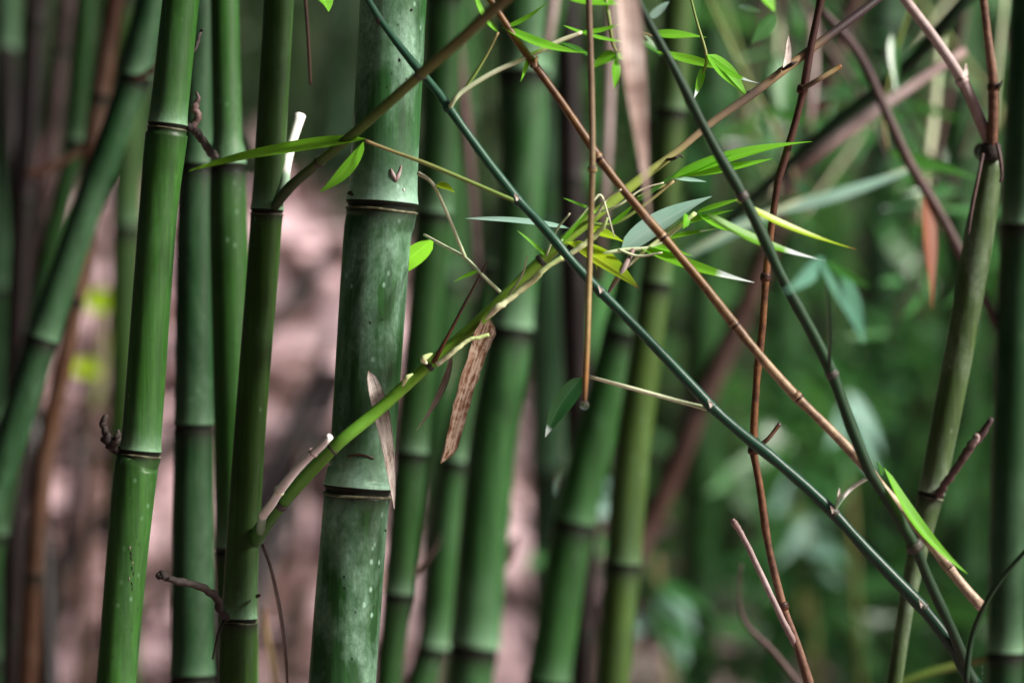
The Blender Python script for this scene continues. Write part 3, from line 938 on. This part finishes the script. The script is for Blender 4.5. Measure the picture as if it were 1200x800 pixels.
# withered sprig on dark part of the branch
twig(D, 'twig', [(780, 187, 1.958, 4), (790, 186, 1.95, 4), (796, 182, 1.95, 3), (801, 185, 1.95, 2)], 'b_dead', br, rough=0.3)
leaf(D, (917, 82, 1.972), (924, 42, 1.968), 11, 'd_white', br, 'sheath', cup=0.4, blunt=False)
twig(D, 'bud', [(917, 82, 1.97, 3), (927, 76, 1.965, 5), (935, 72, 1.965, 1)], 'b_dead', br)

# upper olive branch, leaving D at its upper node and coming towards the camera
ob = twig(D, 'branch', [(322, 243, 2.05, 10), (334, 226, 2.04, 13), (352, 208, 2.02, 12), (420, 152, 1.93, 12), (492, 88, 1.85, 13), (545, 42, 1.79, 14), (600, -8, 1.74, 14), (660, -62, 1.69, 13)], 'b_olive', n=6, sides=14)
bnode(D, ob, (374, 190, 1.99), (420, 152, 1.93), 12, 'bnode', 9)
bnode(D, ob, (493, 87, 1.849), (545, 42, 1.79), 13, 'bnode', 9)
sh = twig(D, 'cut_stub', [(326, 240, 2.05, 11), (333, 215, 2.055, 12), (335, 196, 2.06, 12), (342, 168, 2.07, 11), (352, 135, 2.08, 13)], 'b_white', ob, n=4, sides=12)
# dead hooked shoot at the lower node of D
hk = twig(D, 'dead_shoot', [(266, 724, 2.03, 8), (258, 712, 2.01, 10), (251, 697, 2.0, 10), (240, 690, 1.995, 9), (215, 682, 1.985, 9), (196, 676, 1.98, 9), (190, 674, 1.978, 11), (184, 673, 1.977, 8)], 'b_dead', rough=0.2, n=5, kink=True)
twig(D, 'twig', [(262, 728, 2.03, 4), (255, 745, 2.02, 3), (249, 772, 2.02, 2)], 'b_dead', hk)
twig(D, 'bud', [(300, 699, 2.05, 2), (302, 698, 2.045, 5), (305, 697, 2.04, 2)], 'b_spike')

# ------------------------------------------------------------------ thin culm with the two long crossing branches
Ft = Thing('bamboo_shoot', (P(1165, 840, 1.94).x + 0.02, 1.94, 0.0), 'thin green bamboo shoot forking into two long crossing branches', 'bamboo')
b0 = P(1165, 840, 1.94)
cs, rs = [], []
for i in range(30):
    t = i / 29
    cs.append(Vector((b0.x + 0.02 * (1 - t) ** 2 + 0.0, 1.94, -0.03 + (P(0, 803, 1.94).z + 0.03) * t)) + Vector(((P(1143, 803, 1.94).x - b0.x) * t ** 6, 0, 0)))
    rs.append(0.0062 - 0.0008 * t)
Ft.add('stem', sweep(cs, rs, 14), M['b_dkgreen'])
teal = twig(Ft, 'branch', [(1143, 803, 1.94, 17), (1118, 760, 1.937, 15), (1078, 708, 1.935, 15), (976, 600, 1.93, 13), (900, 532, 1.927, 13), (833, 476, 1.925, 12), (704, 342, 1.925, 11), (655, 288, 1.925, 11),
                           (606, 234, 1.928, 11), (527, 128, 1.93, 10), (494, 86, 1.935, 10), (443, 20, 1.945, 8), (415, -22, 1.95, 8), (370, -90, 1.96, 7)], 'b_teal', n=5, sides=12, kink=True)
for (a, b, wd) in [((1081, 711, 1.935), (976, 600, 1.93), 13), ((977, 601, 1.93), (900, 532, 1.927), 12.5), ((833, 476, 1.925), (704, 342, 1.925), 12), ((704, 342, 1.925), (655, 288, 1.925), 11.5), ((607, 235, 1.928), (527, 128, 1.93), 11), ((525, 126, 1.93), (494, 86, 1.935), 11), ((445, 24, 1.945), (415, -22, 1.95), 9)]:
    bnode(Ft, teal, a, b, wd, 'bnode' if a[0] > 950 or a[0] < 500 else 'b_teal', 10)
dk = twig(Ft, 'branch', [(1143, 803, 1.94, 16), (1130, 775, 1.935, 13), (1105, 715, 1.92, 12), (1075, 645, 1.91, 13), (1020, 555, 1.895, 13), (975, 437, 1.885, 14), (935, 360, 1.875, 13), (900, 290, 1.868, 13), (862, 215, 1.86, 13),
                         (810, 120, 1.85, 11), (762, 30, 1.84, 9), (735, -30, 1.83, 8)], 'b_dkgreen', n=5, sides=12, kink=True)
for (a, b, wd) in [((1072, 640, 1.909), (1020, 555, 1.895), 18), ((975, 438, 1.885), (935, 360, 1.875), 14), ((870, 230, 1.861), (810, 120, 1.85), 13)]:
    bnode(Ft, dk, a, b, wd, 'bnode', 12)
# side twigs of the teal branch
twig(Ft, 'twig', [(527, 126, 1.928, 6), (533, 116, 1.925, 6), (545, 105, 1.925, 6), (580, 84, 1.925, 6), (620, 66, 1.925, 6), (652, 50, 1.925, 6), (682, 38, 1.925, 4)], 'b_pale', teal)
twig(Ft, 'twig', [(543, 106, 1.925, 3), (556, 88, 1.925, 4), (572, 62, 1.925, 3), (584, 38, 1.925, 3)], 'b_thin', teal)
leaf(Ft, (584, 38, 1.925), (556, -14, 1.92), 9, 'l_bright', teal, bend=-6)
leaf(Ft, (590, 32, 1.925), (690, 62, 1.92), 13, 'l_bright', teal, bend=8, cup=0.25)
leaf(Ft, (660, 30, 1.925), (742, 50, 1.93), 6, 'l_bright', teal, bend=4)
leaf(Ft, (588, 34, 1.925), (642, 2, 1.92), 7, 'l_bright', teal, bend=4)
leaf(Ft, (652, 50, 1.925), (700, 74, 1.92), 7, 'l_mid', teal, bend=-4)
leaf(Ft, (620, 66, 1.925), (610, 96, 1.92), 6, 'l_bright', teal)
leaf(Ft, (682, 38, 1.925), (732, 26, 1.92), 7, 'l_bright', teal, bend=3)
for (x, y, d_) in [(976, 598, 1.925), (833, 474, 1.92), (704, 340, 1.92), (606, 232, 1.922), (1080, 708, 1.93)]:
    leaf(Ft, (x - 1, y + 4, d_), (x - 3, y - 6, d_ - .003), 5, 'd_white', teal, 'bud_scale', cup=0.5)
twig(Ft, 'twig', [(606, 236, 1.927, 5), (590, 230, 1.925, 5), (548, 212, 1.925, 5), (500, 192, 1.925, 5), (462, 178, 1.925, 4), (428, 165, 1.925, 4)], 'b_thin', teal)
leaf(Ft, (426, 166, 1.93), (374, 226, 1.935), 17, 'l_bright', teal, bend=-5)
leaf(Ft, (428, 163, 1.93), (222, 200, 2.11), 18, 'l_bright', teal, bend=3, cup=0.15)
tf = twig(Ft, 'twig', [(977, 598, 1.928, 5), (988, 582, 1.925, 5), (1000, 570, 1.925, 5), (1020, 558, 1.92, 4)], 'b_white', teal)
leaf(Ft, (978, 596, 1.927), (984, 571, 1.925), 7, 'd_white', teal, 'sheath', cup=0.4)
twig(Ft, 'twig', [(830, 479, 1.93, 6), (800, 471, 1.94, 5), (745, 456, 1.94, 5), (690, 441, 1.94, 4)], 'b_pale', teal)
leaf(Ft, (682, 442, 1.935), (639, 512, 1.93), 25, 'l_dark', teal, bend=5, cup=0.2, roll=0.3)
# leaves of the dark green branch
leaf(Ft, (862, 234, 1.87), (1003, 292, 1.90), 9, 'l_yellow', dk, bend=5)
leaf(Ft, (826, 250, 1.87), (968, 305, 1.89), 12, 'l_white', dk, bend=8)
leaf(Ft, (1036, 548, 1.90), (1134, 672, 1.89), 16, 'l_bright', dk, bend=11, cup=0.2)
leaf(Ft, (1030, 560, 1.905), (1030, 598, 1.90), 9, 'l_mid', dk)
leaf(Ft, (1034, 556, 1.905), (1028, 540, 1.90), 6, 'l_mid', dk)
twig(Ft, 'twig', [(902, 300, 1.872, 5), (890, 285, 1.88, 5), (875, 272, 1.885, 5), (868, 276, 1.89, 2)], 'b_pink', dk)
# drooping soft leaves
lt = twig(Ft, 'twig', [(972, 436, 1.89, 5), (972, 400, 1.84, 4), (970, 350, 1.74, 4), (966, 305, 1.66, 3)], 'b_dkgreen', dk)
leaf(Ft, (966, 305, 1.66), (920, 342, 1.60), 24, 'l_soft', dk, roll=0.5)
leaf(Ft, (966, 305, 1.66), (1012, 402, 1.60), 34, 'l_soft', dk, bend=-4, roll=0.5)
leaf(Ft, (968, 305, 1.66), (1022, 336, 1.62), 12, 'l_mid', dk, bend=4)

# ------------------------------------------------------------------ loose dead twigs
o = P(1152, 712, 1.93)
DT = Thing('dead_twig', o, 'long golden brown dead twig slanting through the leaves, cut off at its lower end', 'twig')
ms = twig(DT, 'stem', [(1152, 712, 1.93, 12), (1112, 665, 1.93, 12), (1060, 600, 1.928, 12), (1020, 553, 1.926, 12), (935, 467, 1.925, 11), (862, 382, 1.925, 11), (775, 275, 1.925, 10),
                       (705, 190, 1.925, 10), (626, 76, 1.925, 9), (572, -4, 1.925, 8), (520, -90, 1.925, 7)], 'b_brown', n=5, sides=12, kink=True)
for (a, b, wd) in [((1112, 664, 1.93), (1060, 600, 1.928), 12), ((936, 467, 1.925), (862, 382, 1.925), 11.5), ((862, 382, 1.925), (775, 275, 1.925), 11), ((778, 279, 1.925), (705, 190, 1.925), 10.5), ((703, 187, 1.925), (626, 76, 1.925), 10.5), ((626, 76, 1.925), (572, -4, 1.925), 10)]:
    bnode(DT, ms, a, b, wd, 'b_spike', 4)
    bnode(DT, ms, (a[0] + (b[0] - a[0]) * .04, a[1] + (b[1] - a[1]) * .04, a[2]), b, wd * 0.97, 'b_brown', 8)
twig(DT, 'bud', [(627, 78, 1.922, 5), (627, 72, 1.92, 6), (630, 66, 1.92, 2)], 'b_brown', ms)

zf = P(0, 800, 1.98)
VS = Thing('upright_twig', (P(985, 1000, 1.98).x, 1.98, 0), 'reddish brown dead stem standing upright with a pale broken fork', 'twig')
vs_ = twig(VS, 'stem', [(1010, 3200, 1.98, 18), (1005, 1800, 1.98, 16), (990, 960, 1.98, 14), (948, 800, 1.978, 11), (918, 712, 1.976, 9), (897, 620, 1.975, 9), (883, 530, 1.975, 9), (888, 430, 1.975, 9), (897, 330, 1.975, 8.5), (912, 210, 1.975, 8.5), (942, 105, 1.975, 9), (962, 0, 1.975, 9), (985, -110, 1.975, 8)], 'b_red', n=6, sides=12, kink=True)
for (a, b, wd) in [((917, 710, 1.976), (897, 620, 1.975), 13), ((883, 527, 1.975), (888, 430, 1.975), 12), ((897, 325, 1.975), (912, 210, 1.975), 11), ((940, 105, 1.975), (962, 0, 1.975), 11)]:
    bnode(VS, vs_, a, b, wd, 'b_spike', 10)
twig(VS, 'broken_fork', [(932, 756, 1.978, 7), (926, 744, 1.973, 8), (912, 716, 1.97, 7.5), (885, 658, 1.965, 7), (868, 624, 1.962, 6.5), (861, 613, 1.96, 8), (858, 608, 1.96, 5)], 'b_pink', vs_, rough=0.1)
twig(VS, 'twig', [(941, 104, 1.97, 6), (958, 94, 1.965, 6), (975, 84, 1.965, 6), (986, 77, 1.965, 5)], 'b_tan', vs_)
twig(VS, 'twig', [(887, 524, 1.973, 6), (900, 514, 1.97, 5), (914, 496, 1.97, 5)], 'b_red', vs_)

HT = Thing('hanging_twig', P(685, 474, 1.88), 'tan dead twig hanging straight down with a water drop at its tip', 'twig')
ht = twig(HT, 'stem', [(690, -80, 1.88, 7.5), (690, 0, 1.878, 7.5), (693, 100, 1.878, 7.5), (694, 195, 1.878, 7.5), (691, 300, 1.88, 7), (688, 400, 1.88, 7), (685.5, 455, 1.88, 6.5), (685, 470, 1.88, 5)], 'b_tan', n=6, sides=12)
bnode(HT, ht, (694, 198, 1.878), (691, 300, 1.88), 10, 'b_tan', 8)
tp = P(685, 468, 1.88)
prof = [(0.0, 0.0006), (0.0008, 0.0014), (0.002, 0.0025), (0.0034, 0.0031), (0.0048, 0.0030), (0.006, 0.0022), (0.0067, 0.0010), (0.0069, 0.0002)]
single('water_drop', sweep([tp + Vector((0, 0, -h)) for h, _ in prof], [r for _, r in prof], 16), M['water'], tp, 'clear water drop clinging to the tip of the hanging twig', 'water drop')

HS = leaf_geo((728, -60, 1.66), (762, 262, 1.62), 36, cup=0.25, roll=0.6, bend=5, n=20, droop=0.004, twist=0.5)
single('hanging_sheath', HS, M['d_pink'], P(760, 250, 1.7), 'pale pinkish dry sheath hanging limp in front of the branches', 'dry sheath')
SH = leaf_geo((432, 434, 1.966), (462, 596, 1.962), 21, cup=0.3, roll=0.6, bend=-3, n=20, seed=3, twist=0.3)
single('bamboo_sheath', SH, M['d_white'], P(462, 592, 1.965), 'bleached dry sheath wedged between the thickest culm and the green branch', 'dry sheath')
single('red_thread_twig', twig_geo([(352, -60, 1.9, 4), (358, 0, 1.9, 4), (362, 60, 1.9, 4), (364, 100, 1.9, 3)]), M['b_spike'], P(364, 100, 1.9), 'thin dark red twig dangling beside the dark olive culm', 'twig')

# forking dead shoots at the top of the slim olive culm K
ks = twig(K, 'dead_shoot', [(1162, 182, 2.11, 16), (1160, 168, 2.11, 16), (1148, 140, 2.108, 14), (1128, 95, 2.105, 13), (1095, 45, 2.1, 12), (1058, -4, 2.1, 12), (1010, -75, 2.1, 11)], 'b_pink', n=5, sides=12)
bnode(K, ks, (1128, 95, 2.105), (1095, 45, 2.1), 14, 'b_pink', 10)
leaf(K, (1130, 92, 2.098), (1132, 74, 2.095), 8, 'd_white', ks, 'sheath')
k2 = twig(K, 'dead_shoot', [(1162, 182, 2.11, 15), (1163, 160, 2.105, 13), (1164, 100, 2.1, 12), (1157, 40, 2.1, 10), (1152, -6, 2.1, 10), (1146, -80, 2.1, 9)], 'b_red', n=5, sides=12)
bnode(K, k2, (1164, 102, 2.1), (1157, 40, 2.1), 13, 'b_spike', 10)
twig(K, 'bud', [(1165, 106, 2.098, 3), (1171, 100, 2.095, 4), (1174, 94, 2.095, 1)], 'b_dead', k2)
bnode(K, None, (1161, 178, 2.11), (1160, 160, 2.11), 22, 'b_dead', 20)
twig(K, 'twig', [(1152, 180, 2.095, 4), (1146, 210, 2.09, 4), (1139, 245, 2.09, 4), (1135, 275, 2.09, 2)], 'b_purple')
twig(K, 'twig', [(1168, 168, 2.095, 4), (1172, 185, 2.09, 5), (1174, 205, 2.09, 4), (1172, 214, 2.09, 3)], 'b_purple')
kp = twig(K, 'dead_shoot', [(1101, 580, 2.11, 10), (1110, 562, 2.1, 10), (1128, 537, 2.09, 9), (1145, 515, 2.085, 11), (1162, 490, 2.08, 7)], 'b_purple', rough=0.25, kink=True)
twig(K, 'twig', [(1138, 522, 2.085, 8), (1145, 512, 2.08, 7), (1143, 508, 2.08, 3)], 'b_pink', kp, rough=0.2)

# dark arching twig at the foot of the big blue green culm
single('arching_twig', twig_geo([(1132, 800, 1.90, 8), (1138, 750, 1.90, 7), (1152, 712, 1.89, 6), (1178, 672, 1.88, 6), (1215, 632, 1.87, 5), (1260, 590, 1.86, 4)]), M['b_dkgreen'], P(1140, 800, 1.9), 'dark thin twig arching up past the cut end of the golden twig', 'twig')

# ------------------------------------------------------------------ soft twigs and leaves behind the focus
def soft(name, label, cat, org, items):
    th = Thing(name, org, label, cat)
    main = None
    for it in items:
        if it[0] == 't':
            o_ = twig(th, 'stem' if main is None else 'twig', it[1], it[2], main, n=5, sides=10)
            main = main or o_
        else:
            leaf(th, it[1], it[2], it[3], it[4], main, **(it[5] if len(it) > 5 else {}))
    return th


soft('bamboo_branch', 'dark green branch slanting down behind the upright brown stem', 'branch', P(850, 262, 2.55), [
    ('t', [(1200, -70, 2.5, 18), (1130, 2, 2.5, 18), (1085, 55, 2.52, 17), (1040, 98, 2.54, 17), (960, 160, 2.56, 15), (880, 235, 2.6, 13), (820, 290, 2.65, 12)], 'b_dkgreen')])
soft('dead_branch', 'pinkish brown broken branch behind the upright brown stem', 'branch', P(940, 192, 2.48), [
    ('t', [(1130, 60, 2.5, 12), (1040, 120, 2.48, 15), (995, 152, 2.48, 17), (950, 186, 2.47, 15), (938, 196, 2.47, 9)], 'b_pink')])
soft('dead_branch', 'purple brown twig zigzagging behind the slim olive culm', 'branch', P(1165, 375, 2.4), [
    ('t', [(960, 10, 2.42, 11), (1005, 62, 2.42, 11), (1040, 135, 2.4, 12), (1065, 190, 2.4, 13), (1100, 248, 2.4, 12), (1130, 305, 2.4, 12), (1165, 375, 2.4, 10), (1190, 440, 2.4, 8)], 'b_purple'),
    ('l', (1085, 225, 2.4), (1092, 362, 2.38), 20, 'l_rust')])
soft('leaf_spray', 'long pale green leaf arching over the dark green branch', 'leaf', P(800, 300, 2.62), [
    ('t', [(800, 302, 2.62, 5), (840, 280, 2.62, 8), (930, 240, 2.62, 9), (1000, 222, 2.62, 8), (1072, 196, 2.62, 5)], 'b_pale'),
    ('l', (905, 250, 2.62), (1075, 196, 2.62), 16, 'l_pale', dict(bend=4)), ('l', (790, 308, 2.62), (940, 236, 2.62), 18, 'l_pale', dict(bend=-3))])
soft('leaf_spray', 'small bright leaves on a fine twig beside the slim olive culm', 'leaf', P(1040, 170, 2.5), [
    ('t', [(1075, -20, 2.5, 5), (1050, 60, 2.5, 5), (1035, 130, 2.5, 4), (1040, 175, 2.5, 4)], 'b_thin'),
    ('l', (1040, 178, 2.5), (1150, 212, 2.48), 16, 'l_mid'), ('l', (1045, 40, 2.5), (1050, 110, 2.48), 14, 'l_gloss', dict(roll=0.3))])
soft('leaf_spray', 'bright green leaf spray behind the hanging dry sheath', 'leaf', P(730, 60, 2.1), [
    ('t', [(700, -60, 2.12, 4), (712, 10, 2.1, 4), (722, 60, 2.1, 4), (745, 40, 2.1, 3), (765, 42, 2.1, 3)], 'b_thin'),
    ('l', (664, -4, 2.1), (740, 8, 2.1), 16, 'l_bright'), ('l', (722, 62, 2.1), (690, 82, 2.1), 15, 'l_bright'), ('l', (722, 66, 2.1), (720, 104, 2.1), 13, 'l_bright'),
    ('l', (724, 62, 2.1), (736, 70, 2.1), 18, 'l_bright'), ('l', (765, 40, 2.05), (828, 44, 2.05), 12, 'l_bright'), ('l', (745, 40, 2.1), (775, 66, 2.1), 14, 'l_mid'),
    ('l', (768, 60, 2.05), (852, 82, 2.0), 15, 'l_bright'), ('l', (760, 20, 2.1), (784, 2, 2.1), 12, 'l_pale')])
soft('leaf_spray', 'broad bright leaf and slim pale leaves above the dark end of the branch', 'leaf', P(830, 70, 1.99), [
    ('t', [(800, -40, 1.99, 3), (815, 20, 1.99, 3), (828, 68, 1.99, 4), (820, 92, 1.99, 3), (812, 120, 1.99, 3)], 'b_thin'),
    ('l', (829, 64, 1.99), (877, 114, 1.985), 24, 'l_bright'), ('l', (824, 80, 1.99), (812, 118, 1.98), 10, 'l_white'), ('l', (832, 66, 1.99), (892, 98, 1.98), 8, 'l_white', dict(bend=7)),
    ('l', (890, -12, 2.2), (908, 14, 2.2), 20, 'l_bright'), ('l', (908, 16, 2.2), (880, 52, 2.2), 22, 'l_gloss'), ('l', (866, 8, 2.2), (892, 14, 2.2), 9, 'l_pale')])
single('falling_leaf', leaf_geo((374, -12, 1.97), (385, 14, 1.96), 20), M['l_bright'], P(380, 0, 1.97), 'tip of a bright green leaf hanging beside the thickest culm', 'leaf')
soft('leaf_spray', 'glossy pale leaf hanging from a vertical stalk in the soft background', 'leaf', P(918, 150, 3.0), [
    ('t', [(925, -40, 3.0, 6), (920, 60, 3.0, 6), (917, 150, 3.0, 7), (915, 230, 3.0, 6)], 'b_purple'), ('l', (918, 62, 3.0), (915, 150, 2.98), 34, 'l_gloss', dict(roll=0.4))])
soft('leaf_spray', 'yellow green lichened leaves on the bank behind the bright culm', 'leaf', P(125, 420, 4.4), [
    ('t', [(110, 480, 4.4, 8), (120, 420, 4.4, 7), (128, 350, 4.4, 6)], 'b_thin'), ('l', (98, 350, 4.4), (158, 362, 4.38), 34, 'l_yellow'), ('l', (85, 425, 4.4), (118, 440, 4.38), 28, 'l_yellow'), ('l', (105, 345, 4.4), (140, 372, 4.37), 30, 'l_yellow')])
for (cx, cy, d, lb) in [(770, 690, 4.0, 'pale blue green leaf spray low behind the yellow green culm'), (945, 640, 4.3, 'pale leaf spray deep between the broken fork and teal branch'),
                        (990, 500, 4.1, 'pale leaf spray deep behind the dark green branch'), (660, 600, 4.2, 'pale leaf spray behind the leaning dark green culm'), (930, 590, 4.6, 'small pale leaves deep behind the upright reddish twig')]:
    its = [('t', [(cx + 60, 1000, d, 9), (cx + 25, 860, d, 8), (cx + 5, cy + 60, d, 7), (cx, cy - 40, d, 5)], 'b_thin')]
    for q in range(7):
        a_ = rng.uniform(-2.9, 0.6)
        by = cy + rng.uniform(-40, 50)
        ln_ = rng.uniform(45, 90)
        its.append(('l', (cx + 3, by, d), (cx + ln_ * math.cos(a_), by - ln_ * math.sin(a_) * 0.7 + 15, d - 0.05), rng.uniform(16, 30), 'l_pale' if q % 2 else 'l_gloss'))  # pale leaf colour paints in the soft highlights of glossy background leaves
    soft('leaf_spray', lb, 'leaf', P(cx + 60, 1000, d), its)
r5 = random.Random(21)
for q in range(14):
    x0, y0 = r5.uniform(860, 1170), r5.uniform(-40, 120)
    d = r5.uniform(2.7, 3.8)
    sl = r5.uniform(-0.8, 0.8)
    ln_ = r5.uniform(140, 330)
    wd = r5.uniform(4, 9)
    its = [('t', [(x0 - sl * 120, y0 - 130, d, wd), (x0, y0, d, wd), (x0 + sl * ln_ * .5 + r5.uniform(-12, 12), y0 + ln_ * .5, d, wd * .85), (x0 + sl * ln_, y0 + ln_, d, wd * .5)], r5.choice(['b_purple', 'b_pale', 'b_dead', 'b_thin']))]
    for k in range(4):
        t_ = r5.uniform(0.3, 1)
        bx_, by_ = x0 + sl * ln_ * t_, y0 + ln_ * t_
        a_ = r5.uniform(-0.6, 3.7)
        L_ = r5.uniform(35, 80)
        its.append(('l', (bx_, by_, d), (bx_ + L_ * math.cos(a_), by_ + L_ * math.sin(a_) * .6 + 8, d - .04), r5.uniform(8, 16), r5.choice(['l_mid', 'l_gloss', 'l_gloss', 'l_dark'])))
    hue = {'b_purple': 'purple brown', 'b_pale': 'pale', 'b_dead': 'blackish', 'b_thin': 'yellow green'}[its[0][2]]
    tilt = 'slanting' if abs(sl) > 0.4 else 'hanging'
    th = soft('leaf_spray', 'fine %s %s twig with small leaves in the tangle behind the forking shoots' % (hue, tilt), 'twig', P(x0, y0, d), its)
    th.o['group'] = 'fine twigs in the tangle behind the forking shoots'
soft('dead_branch', 'thin brown twig drooping past the broken fork', 'twig', P(940, 810, 2.3), [
    ('t', [(868, 660, 2.4, 3), (866, 700, 2.4, 3), (875, 732, 2.4, 6), (905, 762, 2.4, 7), (945, 812, 2.4, 7), (1000, 880, 2.4, 7)], 'b_purple')])
soft('bamboo_branch', 'yellowish green stalk lying low behind the forked shoot', 'branch', P(1050, 795, 2.4), [
    ('t', [(1000, 830, 2.4, 8), (1060, 798, 2.4, 10), (1110, 782, 2.4, 10), (1160, 770, 2.4, 9), (1230, 750, 2.4, 8)], 'b_olive')])
soft('dead_branch', 'crooked rusty stub between the slender green culms', 'branch', P(590, 650, 3.0), [
    ('t', [(585, 668, 2.9, 10), (596, 650, 2.9, 14), (600, 640, 2.9, 12), (606, 628, 2.9, 5)], 'c_deadbrown')])
soft('dead_branch', 'brown dead shoot curling between the dim culm and its neighbour', 'branch', P(480, 690, 2.62), [
    ('t', [(466, 694, 2.6, 9), (480, 676, 2.6, 9), (494, 662, 2.6, 7), (510, 642, 2.6, 5), (516, 626, 2.6, 3)], 'b_purple')])
soft('dead_shoot_twig', 'short rusty twig leaving the upper node of the leaning green culm', 'twig', P(165, 90, 2.48), [
    ('t', [(158, 92, 2.48, 8), (170, 88, 2.46, 8), (182, 78, 2.45, 6)], 'b_red')])
soft('dead_shoot_twig', 'pinkish twig crossing behind the node of the thin green culm', 'twig', P(60, 200, 2.85), [
    ('t', [(30, 205, 2.85, 8), (60, 196, 2.85, 9), (90, 180, 2.85, 8), (112, 165, 2.85, 6)], 'b_red')])
soft('dead_branch', 'tan twig curving up from the bank beside the waxy culm', 'twig', P(320, 810, 2.5), [
    ('t', [(330, 860, 2.6, 7), (320, 790, 2.6, 7), (312, 740, 2.6, 6), (310, 712, 2.6, 4)], 'b_tan')])
for (x0, y0, x1, y1, wd, d, mt, lb) in [
        (650, -60, 640, 60, 14, 2.7, 'b_pink', 'pinkish dry stalk hanging above the stout pale green culm'),
        (716, -60, 704, 330, 12, 2.75, 'b_pink', 'pinkish dry stalk hanging beside the hanging tan twig'),
        (522, -60, 560, 330, 14, 2.9, 'b_purple', 'purple brown dry stalk slanting behind the waxy culm'),
        (950, 20, 948, 150, 12, 2.9, 'b_pink', 'short pinkish stalk behind the upright brown stem'),
        (1100, 40, 1075, 260, 12, 3.0, 'b_pale', 'pale green stalk behind the purple zigzag twig')]:
    soft('dry_stalk', lb, 'stalk', P(x1, y1, d), [('t', [(x0, y0, d, wd), ((x0 + x1) / 2 + 3, (y0 + y1) / 2, d, wd), (x1, y1, d, wd * .7)], mt)])

# fallen dead culms and stones on the bank
def lying(label, x0, y0, x1, y1, rad, mat):
    n = 14
    cs, rs = [], []
    for i in range(n + 1):
        t = i / n
        x, y = x0 + (x1 - x0) * t, y0 + (y1 - y0) * t
        cs.append(Vector((x, y, ground(x, y) + rad * 0.8)))
        rs.append(rad * (1 + (0.12 if i % 4 == 0 else 0)))
    zero = [0.0] * (n + 1)
    th = Thing('fallen_culm', cs[0], label, 'dead bamboo')
    th.add('stem', sweep(cs, rs, 14, True, {'bloom': zero, 'stain': zero}), M[mat])
    for i in (4, 8, 12):
        th.add('node', sweep([cs[i] + (cs[i + 1] - cs[i]) * s for s in (-.06, 0, .06)], [rad * 1.1, rad * 1.2, rad * 1.1], 14), M['node'])


for q, (x0, y0, x1, y1, wd, d, mt, lb) in enumerate([
        (318, 380, 395, 290, 20, 5.2, 'c_deaddark', 'dark dead pole leaning on the bank beside the waxy culm'),
        (352, 470, 385, 395, 16, 5.0, 'c_deaddark', 'short dark broken pole stuck in the bank beside the waxy culm'),
        (100, 640, 118, 250, 15, 4.6, 'c_deadbrown', 'brown dead sapling on the bank beside the bright culm'),
        (60, 800, 92, 480, 13, 4.3, 'c_deaddark', 'blackish dead sapling low on the bank by the tan stem'),
        (205, 800, 190, 560, 10, 4.4, 'c_deadbrown', 'brown dead sapling low on the bank between bright and blue green culms'),
        (338, 800, 352, 520, 12, 4.6, 'c_deadbrown', 'brown dead sapling low on the bank beside the dark olive culm'),
        (505, 800, 530, 600, 14, 4.4, 'c_deadbrown', 'brown dead sapling low on the bank behind the slanting culm'),
        (130, 760, 205, 690, 16, 4.8, 'c_deadtan', 'tan broken pole resting on the bank behind the bright culm'),
        (25, 330, 5, 60, 26, 3.4, 'c_deaddark', 'charred dead cane tilting at the edge of the grove')]):
    a_, b_ = P(x0, y0, d), P(x1, y1, d + 0.1)
    dr = (a_ - b_) / max(0.05, b_.z - a_.z)
    gz = a_.copy()
    for _ in range(60):                     # run the foot down into the bank
        if gz.z <= ground(gz.x, gz.y): break
        gz = gz + dr * 0.05
    n_ = 12
    cs = [gz + (b_ - gz) * (i / n_) + Vector((rng.uniform(-1, 1), rng.uniform(-1, 1), 0)) * 0.004 for i in range(n_ + 1)]
    rs = [pxw(wd, d) / 2 * (1.1 - 0.3 * i / n_ + (0.16 if i % 3 == 0 else 0)) for i in range(n_ + 1)]
    th = Thing('dead_cane', gz, lb, 'dead bamboo', 'dead canes on the litter bank')
    th.add('stem', sweep(cs, rs, 12, True, {'bloom': [0.0] * (n_ + 1), 'stain': [0.3 if i % 3 == 0 else 0 for i in range(n_ + 1)]}), M[mt])
    for i in (3, 6, 9):
        th.add('node', sweep([cs[i] + (cs[i + 1] - cs[i]) * s_ for s_ in (-.05, 0, .05)], [rs[i] * 1.02, rs[i] * 1.12, rs[i] * 1.02], 12), M['node'])
lying('dark fallen culm lying slantwise up the leaf strewn bank', -0.75, 5.0, -0.38, 6.1, 0.035, 'c_deaddark')
lying('brown fallen culm lying across the foot of the bank', -1.2, 5.05, -0.1, 4.75, 0.025, 'c_deadbrown')
lying('tan fallen culm propped against the bank', -1.05, 4.8, -0.85, 6.0, 0.02, 'c_deadtan')
